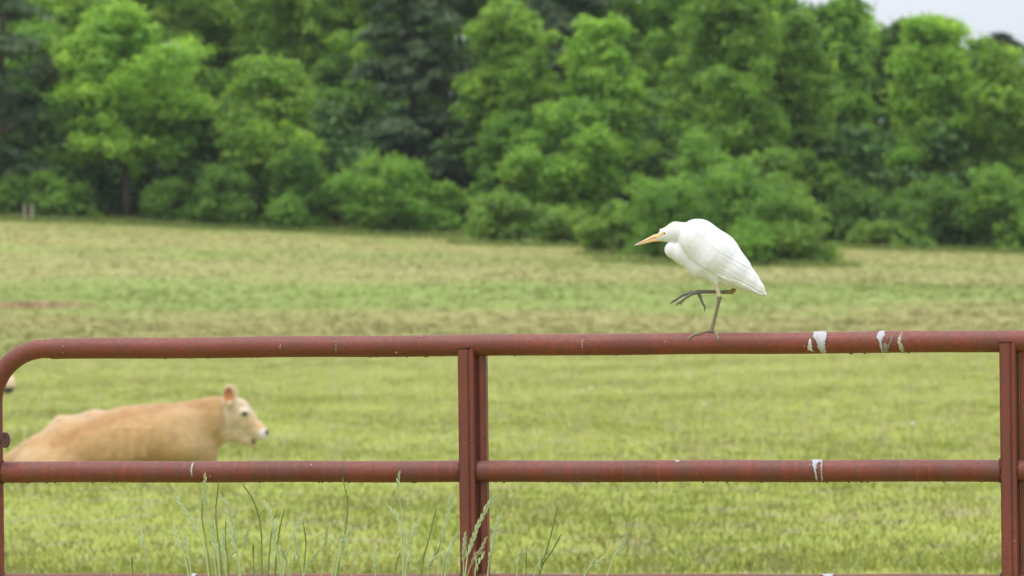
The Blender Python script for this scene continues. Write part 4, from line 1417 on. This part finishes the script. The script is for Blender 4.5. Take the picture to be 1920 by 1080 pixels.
# ------------------------------------------------------------------ ryegrass in front of the gate
def build_stalks():
    def stalk_mat(name, a, b):
        N = NT(name)
        oi = N.n('ShaderNodeObjectInfo')
        c = N.mix(oi.outputs['Random'], a, b)
        return N.bsdf(c, .75, .08, trans=.25)
    pale = stalk_mat('ryegrass_pale', (.43, .51, .24), (.53, .59, .33))
    dark = stalk_mat('ryegrass_green', (.19, .26, .07), (.25, .32, .095))
    gold = stalk_mat('ryegrass_gold', (.36, .33, .15), (.40, .36, .18))
    leafm = stalk_mat('ryegrass_leaf', (.16, .24, .07), (.22, .30, .10))
    M_ = {'p': pale, 'd': dark, 'g': gold}
    # pixel nodes from tip to frame edge, tone, seed-head length in px, depth, label
    rows = [
        ([(384, 893), (384, 939), (392, 991), (401, 1050)], 'p', 60, 7.5, 'pale stalk whose tip just overlaps the middle rail left of the dark stalks'),
        ([(409, 907), (404, 956), (407, 1000), (416, 1078)], 'd', 85, 7.62, 'dark green straight stalk reaching up to the middle rail above the left clump'),
        ([(378, 942), (379, 977), (387, 1023), (395, 1078)], 'd', 60, 7.55, 'dark green stalk at the left side of the left clump'),
        ([(331, 933), (352, 965), (378, 1012), (392, 1076)], 'p', 90, 7.25, 'pale blurred stalk leaning far left out of the left clump'),
        ([(416, 933), (430, 953), (439, 1000), (448, 1076)], 'p', 95, 7.3, 'pale stalk bowing left over the middle of the left clump'),
        ([(459, 912), (477, 942), (489, 991), (491, 1078)], 'd', 95, 7.7, 'dark green stalk arching left, tallest of the arched ones'),
        ([(468, 985), (454, 1035), (448, 1078)], 'p', 50, 7.45, 'pale stalk leaning right, crossing the foot of the bowed pale stalk'),
        ([(518, 961), (510, 991), (502, 1078)], 'd', 70, 7.75, 'dark green stalk leaning right, left one of a close pair'),
        ([(531, 961), (522, 1006), (516, 1078)], 'd', 70, 7.78, 'dark green stalk leaning right, right one of a close pair'),
        ([(497, 945), (510, 971), (515, 1023), (526, 1078)], 'p', 60, 7.3, 'pale stalk nodding left behind the close dark pair'),
        ([(570, 965), (550, 1000), (540, 1035), (532, 1076)], 'p', 60, 7.6, 'pale seed head curving right beside the close dark pair'),
        ([(570, 982), (574, 1023), (570, 1078)], 'd', 55, 7.72, 'dark green stalk with bent tip right of the curving pale head'),
        ([(615, 977), (610, 1017), (602, 1078)], 'p', 62, 7.7, 'upright pale seed head left of the tall dark stalk'),
        ([(643, 901), (651, 939), (649, 982), (640, 1035), (633, 1078)], 'd', 90, 7.74, 'tall dark green stalk bowed to the right, touching the middle rail'),
        ([(655, 997), (637, 1026), (623, 1078)], 'p', 34, 7.45, 'short pale stalk crossing the tall bowed dark stalk'),
        ([(704, 1023), (704, 1078)], 'p', 50, 7.75, 'short upright pale seed head left of the tallest pale stalk'),
        ([(266, 1000), (270, 1026), (279, 1078)], 'p', 40, 7.4, 'lone pale seed head standing left of the left clump'),
        ([(212, 1061), (209, 1090)], 'p', 20, 7.6, 'tiny seed head, farthest left at the bottom edge'),
        ([(248, 1055), (249, 1090)], 'd', 26, 7.55, 'short dark tip at the bottom edge left of the lone pale head'),
        ([(596, 1035), (576, 1064), (568, 1085)], 'p', 42, 7.55, 'low pale seed head leaning right at the foot of the bent-tip stalk'),
        ([(663, 1050), (659, 1085)], 'p', 28, 7.6, 'low pale seed head at the bottom edge right of the tall bowed dark stalk'),
        ([(346, 1006), (352, 1045), (360, 1085)], 'p', 40, 7.2, 'faint pale stalk in front of the left clump, blurred'),
        ([(328, 990), (340, 1030), (356, 1085)], 'p', 46, 7.15, 'faint pale stalk farthest forward at the left clump, leaning left'),
        ([(424, 975), (424, 1020), (430, 1080)], 'd', 60, 7.5, 'thin green stalk in the heart of the left clump'),
        ([(475, 1020), (476, 1080)], 'd', 30, 7.6, 'short green stalk under the tallest arched one'),
        ([(557, 1040), (545, 1080)], 'p', 34, 7.5, 'low pale head between the close dark pair and the bent-tip stalk'),
        ([(748, 891), (746, 916), (753, 967), (758, 1029), (758, 1079)], 'p', 30, 7.7, 'tallest pale stalk, its tip touching the middle rail left of the upright'),
        ([(727, 949), (745, 972), (752, 1006), (755, 1060)], 'p', 50, 7.66, 'pale seed head drooping left from the tallest pale stalk'),
        ([(784, 980), (763, 1026), (756, 1079)], 'p', 60, 7.72, 'pale seed head with clear spikelets leaning right from the tallest pale stalk'),
        ([(817, 958), (808, 995), (798, 1034), (790, 1079)], 'd', 90, 7.74, 'slender green spike leaning right, first to the left of the upright pair'),
        ([(848, 925), (839, 967), (828, 1017), (821, 1079)], 'p', 90, 7.55, 'tall pale blurred spike just left of the gate upright'),
        ([(835, 987), (821, 1034), (801, 1079)], 'd', 85, 7.75, 'green spike slanting right below the tall blurred spike'),
        ([(856, 1006), (838, 1040), (828, 1079)], 'p', 60, 7.5, 'pale spike curving right beside the foot of the gate upright'),
        ([(925, 935), (908, 961), (894, 992), (880, 1034), (872, 1079)], 'p', 128, 7.86, 'large sharp pale spike with plump spikelets crossing the gate upright'),
        ([(910, 1012), (897, 1040), (877, 1076)], 'g', 70, 7.84, 'straw yellow spike crossing the foot of the gate upright'),
        ([(905, 1040), (894, 1062), (890, 1085)], 'p', 40, 7.8, 'short pale spike low on the gate upright under the yellow one'),
        ([(939, 964), (929, 995), (921, 1040), (914, 1079)], 'p', 100, 7.7, 'pale slim spike rising along the right edge of the gate upright'),
        ([(1044, 956), (1035, 995), (1021, 1046), (1011, 1079)], 'd', 60, 7.6, 'forked looking green stalk right of the upright, the taller one'),
        ([(1050, 1006), (1035, 1034), (1018, 1060), (1011, 1085)], 'd', 45, 7.6, 'lower green stalk branching right beside the taller forked one'),
        ([(1175, 1003), (1161, 1034), (1139, 1079)], 'p', 50, 7.6, 'pale seed head leaning right, farthest right of all the stalks'),
        ([(1129, 1048), (1112, 1062), (1094, 1082)], 'p', 36, 7.45, 'low pale stalk lying over to the right, second from the right end'),
        ([(973, 1037), (969, 1079)], 'p', 34, 7.5, 'short pale stalk right of the gate upright, nearest to it'),
        ([(987, 1043), (986, 1079)], 'd', 26, 7.6, 'thin dark tip standing between the upright and the forked stalk'),
        ([(872, 1003), (870, 1040), (869, 1079)], 'p', 60, 7.8, 'upright pale spike along the left edge of the gate upright'),
        ([(751, 1043), (739, 1079)], 'd', 30, 7.75, 'low dark spike left of the foot of the tallest pale stalk'),
        ([(398, 975), (402, 1020), (411, 1078)], 'p', 70, 7.35, 'pale thick stalk inside the left clump, just right of its leaning dark one'),
        ([(418, 1000), (418, 1040), (424, 1078)], 'p', 60, 7.3, 'pale stalk hidden low in the middle of the left clump'),
        ([(432, 985), (440, 1030), (452, 1078)], 'p', 60, 7.25, 'pale blurred stalk under the bowed pale one of the left clump'),
        ([(514, 985), (519, 1030), (530, 1078)], 'p', 60, 7.35, 'pale blurred stalk bending left behind the close dark pair'),
        ([(552, 1000), (560, 1040), (568, 1078)], 'p', 40, 7.3, 'pale blurred stem bending left below the curving pale head'),
        ([(528, 1030), (536, 1052), (540, 1080)], 'p', 40, 7.4, 'short pale head at the foot of the curving pale one'),
        ([(645, 1020), (638, 1045), (628, 1080)], 'p', 40, 7.4, 'faint pale stalk behind the foot of the tall bowed dark stalk'),
        ([(770, 1035), (764, 1058), (760, 1080)], 'p', 36, 7.65, 'small pale head low right of the tallest pale stalk'),
        ([(812, 1040), (806, 1060), (802, 1082)], 'p', 36, 7.5, 'small pale head low under the slender green spike'),
        ([(846, 1020), (840, 1050), (834, 1082)], 'p', 50, 7.45, 'blurred pale spike low beside the pale spike left of the upright'),
        ([(1012, 1058), (1000, 1082)], 'p', 22, 7.6, 'low pale head at the foot of the forked stalk'),
    ]
    # one spikelet mesh per tone: a narrow pointed boat of scales
    spk = {}
    for kx, mt in M_.items():
        mb = MB()
        for s, (dz, dl, rad) in enumerate(((0, .0175, .0016), (.0010, .0145, .0014), (-.0009, .012, .0012))):
            mb.tube([(0, 0, 0), (dz, 0, dl * .35), (dz * 1.5, 0, dl * .75), (dz * 1.3, 0, dl)], [.0004, rad, rad * .7, .0001], 6)
        o = mb.build('spikelet', mt)
        spk[kx] = o.data
        bpy.data.objects.remove(o)
    rng = random.Random(11)
    for i, (px, tone, head, dep, lab) in enumerate(rows):
        pts = [P(a, b, dep) for a, b in px]
        # carry on down to the ground
        last = pts[-1]
        dirx = (pts[-1] - pts[-2]); dirx = dirx / max(1e-6, abs(dirx[2]))
        zg = float(ground_z(last[0], last[1]))
        hgt = last[2] - zg
        root = np.array([last[0] + dirx[0] * hgt * .35, last[1] + rng.uniform(-.03, .05), zg])
        midp = np.array([last[0] + dirx[0] * hgt * .3, (last[1] + root[1]) / 2, zg + hgt * .5])
        nodes = np.array(pts + [midp, root])
        sp_ = spline(nodes, 9)
        sp_[:, 1] += .012 * np.sin(np.linspace(0, 3, len(sp_)) + i)
        loc = sp_[-1]
        t = empty('ryegrass_stalk', tuple(loc))
        tag(t, lab, 'grass stalk', 'ryegrass stalks in front of the gate')
        loc_pts = sp_ - loc
        # arc length from the tip
        seg = np.linalg.norm(np.diff(loc_pts, axis=0), axis=1)
        al = np.concatenate([[0], np.cumsum(seg)])
        rad = [(.0007 + .0010 * min(1, a / .10)) * (1.15 if tone == 'd' else .98) for a in al]
        mb = MB().tube(loc_pts, rad, 6)
        # a leaf blade or two below
        stem = mb.build('stem', M_[tone], t)
        for j in range(2):
            hh = rng.uniform(.25, .55) * abs(loc_pts[0][2])
            k0 = np.argmin(np.abs(loc_pts[:, 2] - hh))
            p0 = loc_pts[k0]; a = rng.uniform(0, 6.28); ln = rng.uniform(.14, .26)
            V, F = [], []
            for q in np.linspace(0, 1, 7):
                c = p0 + np.array([math.cos(a) * ln * .6 * q, math.sin(a) * ln * .6 * q, ln * (q * .9 - .75 * q * q)])
                wd = .0028 * (1 - q ** 2) + .0002
                n_ = np.array([-math.sin(a), math.cos(a), 0]) * wd
                V += [c - n_, c + np.array([0, 0, -.0008]), c + n_]
            for m in range(6):
                F += [(m * 3, m * 3 + 1, m * 3 + 4, m * 3 + 3), (m * 3 + 1, m * 3 + 2, m * 3 + 5, m * 3 + 4)]
            MB().add(V, F).build('leaf_blade', leafm, t)
        # spikelets, alternate on two sides
        hl = head * dep / FPX
        a = 0.002; s = 1; nsp = 0
        gap = .0064 if tone != 'd' else .0085
        slim = .55 if tone == 'd' else 1.0
        big = 1.25 if 'large sharp' in lab else 1.0
        while a < hl:
            k0 = min(max(1, np.searchsorted(al, a)), len(al) - 1)
            f = (a - al[k0 - 1]) / max(1e-9, al[k0] - al[k0 - 1])
            p = loc_pts[k0 - 1] * (1 - f) + loc_pts[k0] * f
            tan = Vector(loc_pts[k0 - 1] - loc_pts[k0]).normalized()
            side = Vector((1, .25 * math.sin(i), 0))
            side = (side - tan * side.dot(tan)).normalized() * s
            ang = (.21 if tone != 'd' else .09) * (1.0 if a > .012 else .4)
            zax = (tan * math.cos(ang) + side * math.sin(ang)).normalized()
            xax = (side - zax * side.dot(zax)).normalized()
            yax = zax.cross(xax)
            m = Matrix((xax, yax, zax)).transposed().to_4x4()
            o = bpy.data.objects.new('spikelet', spk[tone])
            sc = big * rng.uniform(.8, 1.1) * (.7 + .3 * min(1, a / .02))
            m = Matrix.Translation(Vector(p)) @ m @ Matrix.Diagonal((sc * slim * 1.0, sc * 1.0, sc, 1))
            COL.objects.link(o)
            o.parent = stem
            o.matrix_local = m
            a += gap * big; s = -s

# ------------------------------------------------------------------ small white flowers
def build_flowers():
    wm = mat_plain('petal', (.72, .72, .68), .7, .2, 60, .05)
    sm = mat_plain('flower_stem', (.12, .2, .05), .7, .2, 60, .1)
    data = [(1090, 764, 'leftmost white clover head right of the gate upright'), (1106, 757, 'white clover head beside another one right of the gate upright'),
            (1710, 834, 'single white clover head in the grass near the right upright'), (1318, 792, 'white clover head in the grass under the standing egret')]
    rng = random.Random(3)
    for px, py, lab in data:
        g, d = ground_hit(px, py)
        z = float(ground_z(g[0], g[1]))
        t = empty('clover_flower', (g[0], g[1], z))
        tag(t, lab, 'flower', 'white clover heads in the pasture')
        MB().tube([(0, 0, -.01), (.01, 0, .1), (.015, 0, .19)], .003, 5).build('stem', sm, t)
        mb = MB()
        for i in range(26):
            a = rng.random() * 6.28; q = rng.random() * 1.7
            dx = (math.cos(a) * math.sin(q), math.sin(a) * math.sin(q), math.cos(q))
            mb.tube([(.015, 0, .195), (.015 + dx[0] * .022, dx[1] * .022, .195 + dx[2] * .022)], [.002, .004], 5)
        mb.build('flower_head', wm, t)

build_terrain()
build_haze()
build_trees()
build_grass()
ZT = build_gate()
build_egret(ZT)
hide = cow_material()
build_cow(hide)
build_grazing_cow(hide)
build_stalks()
build_flowers()
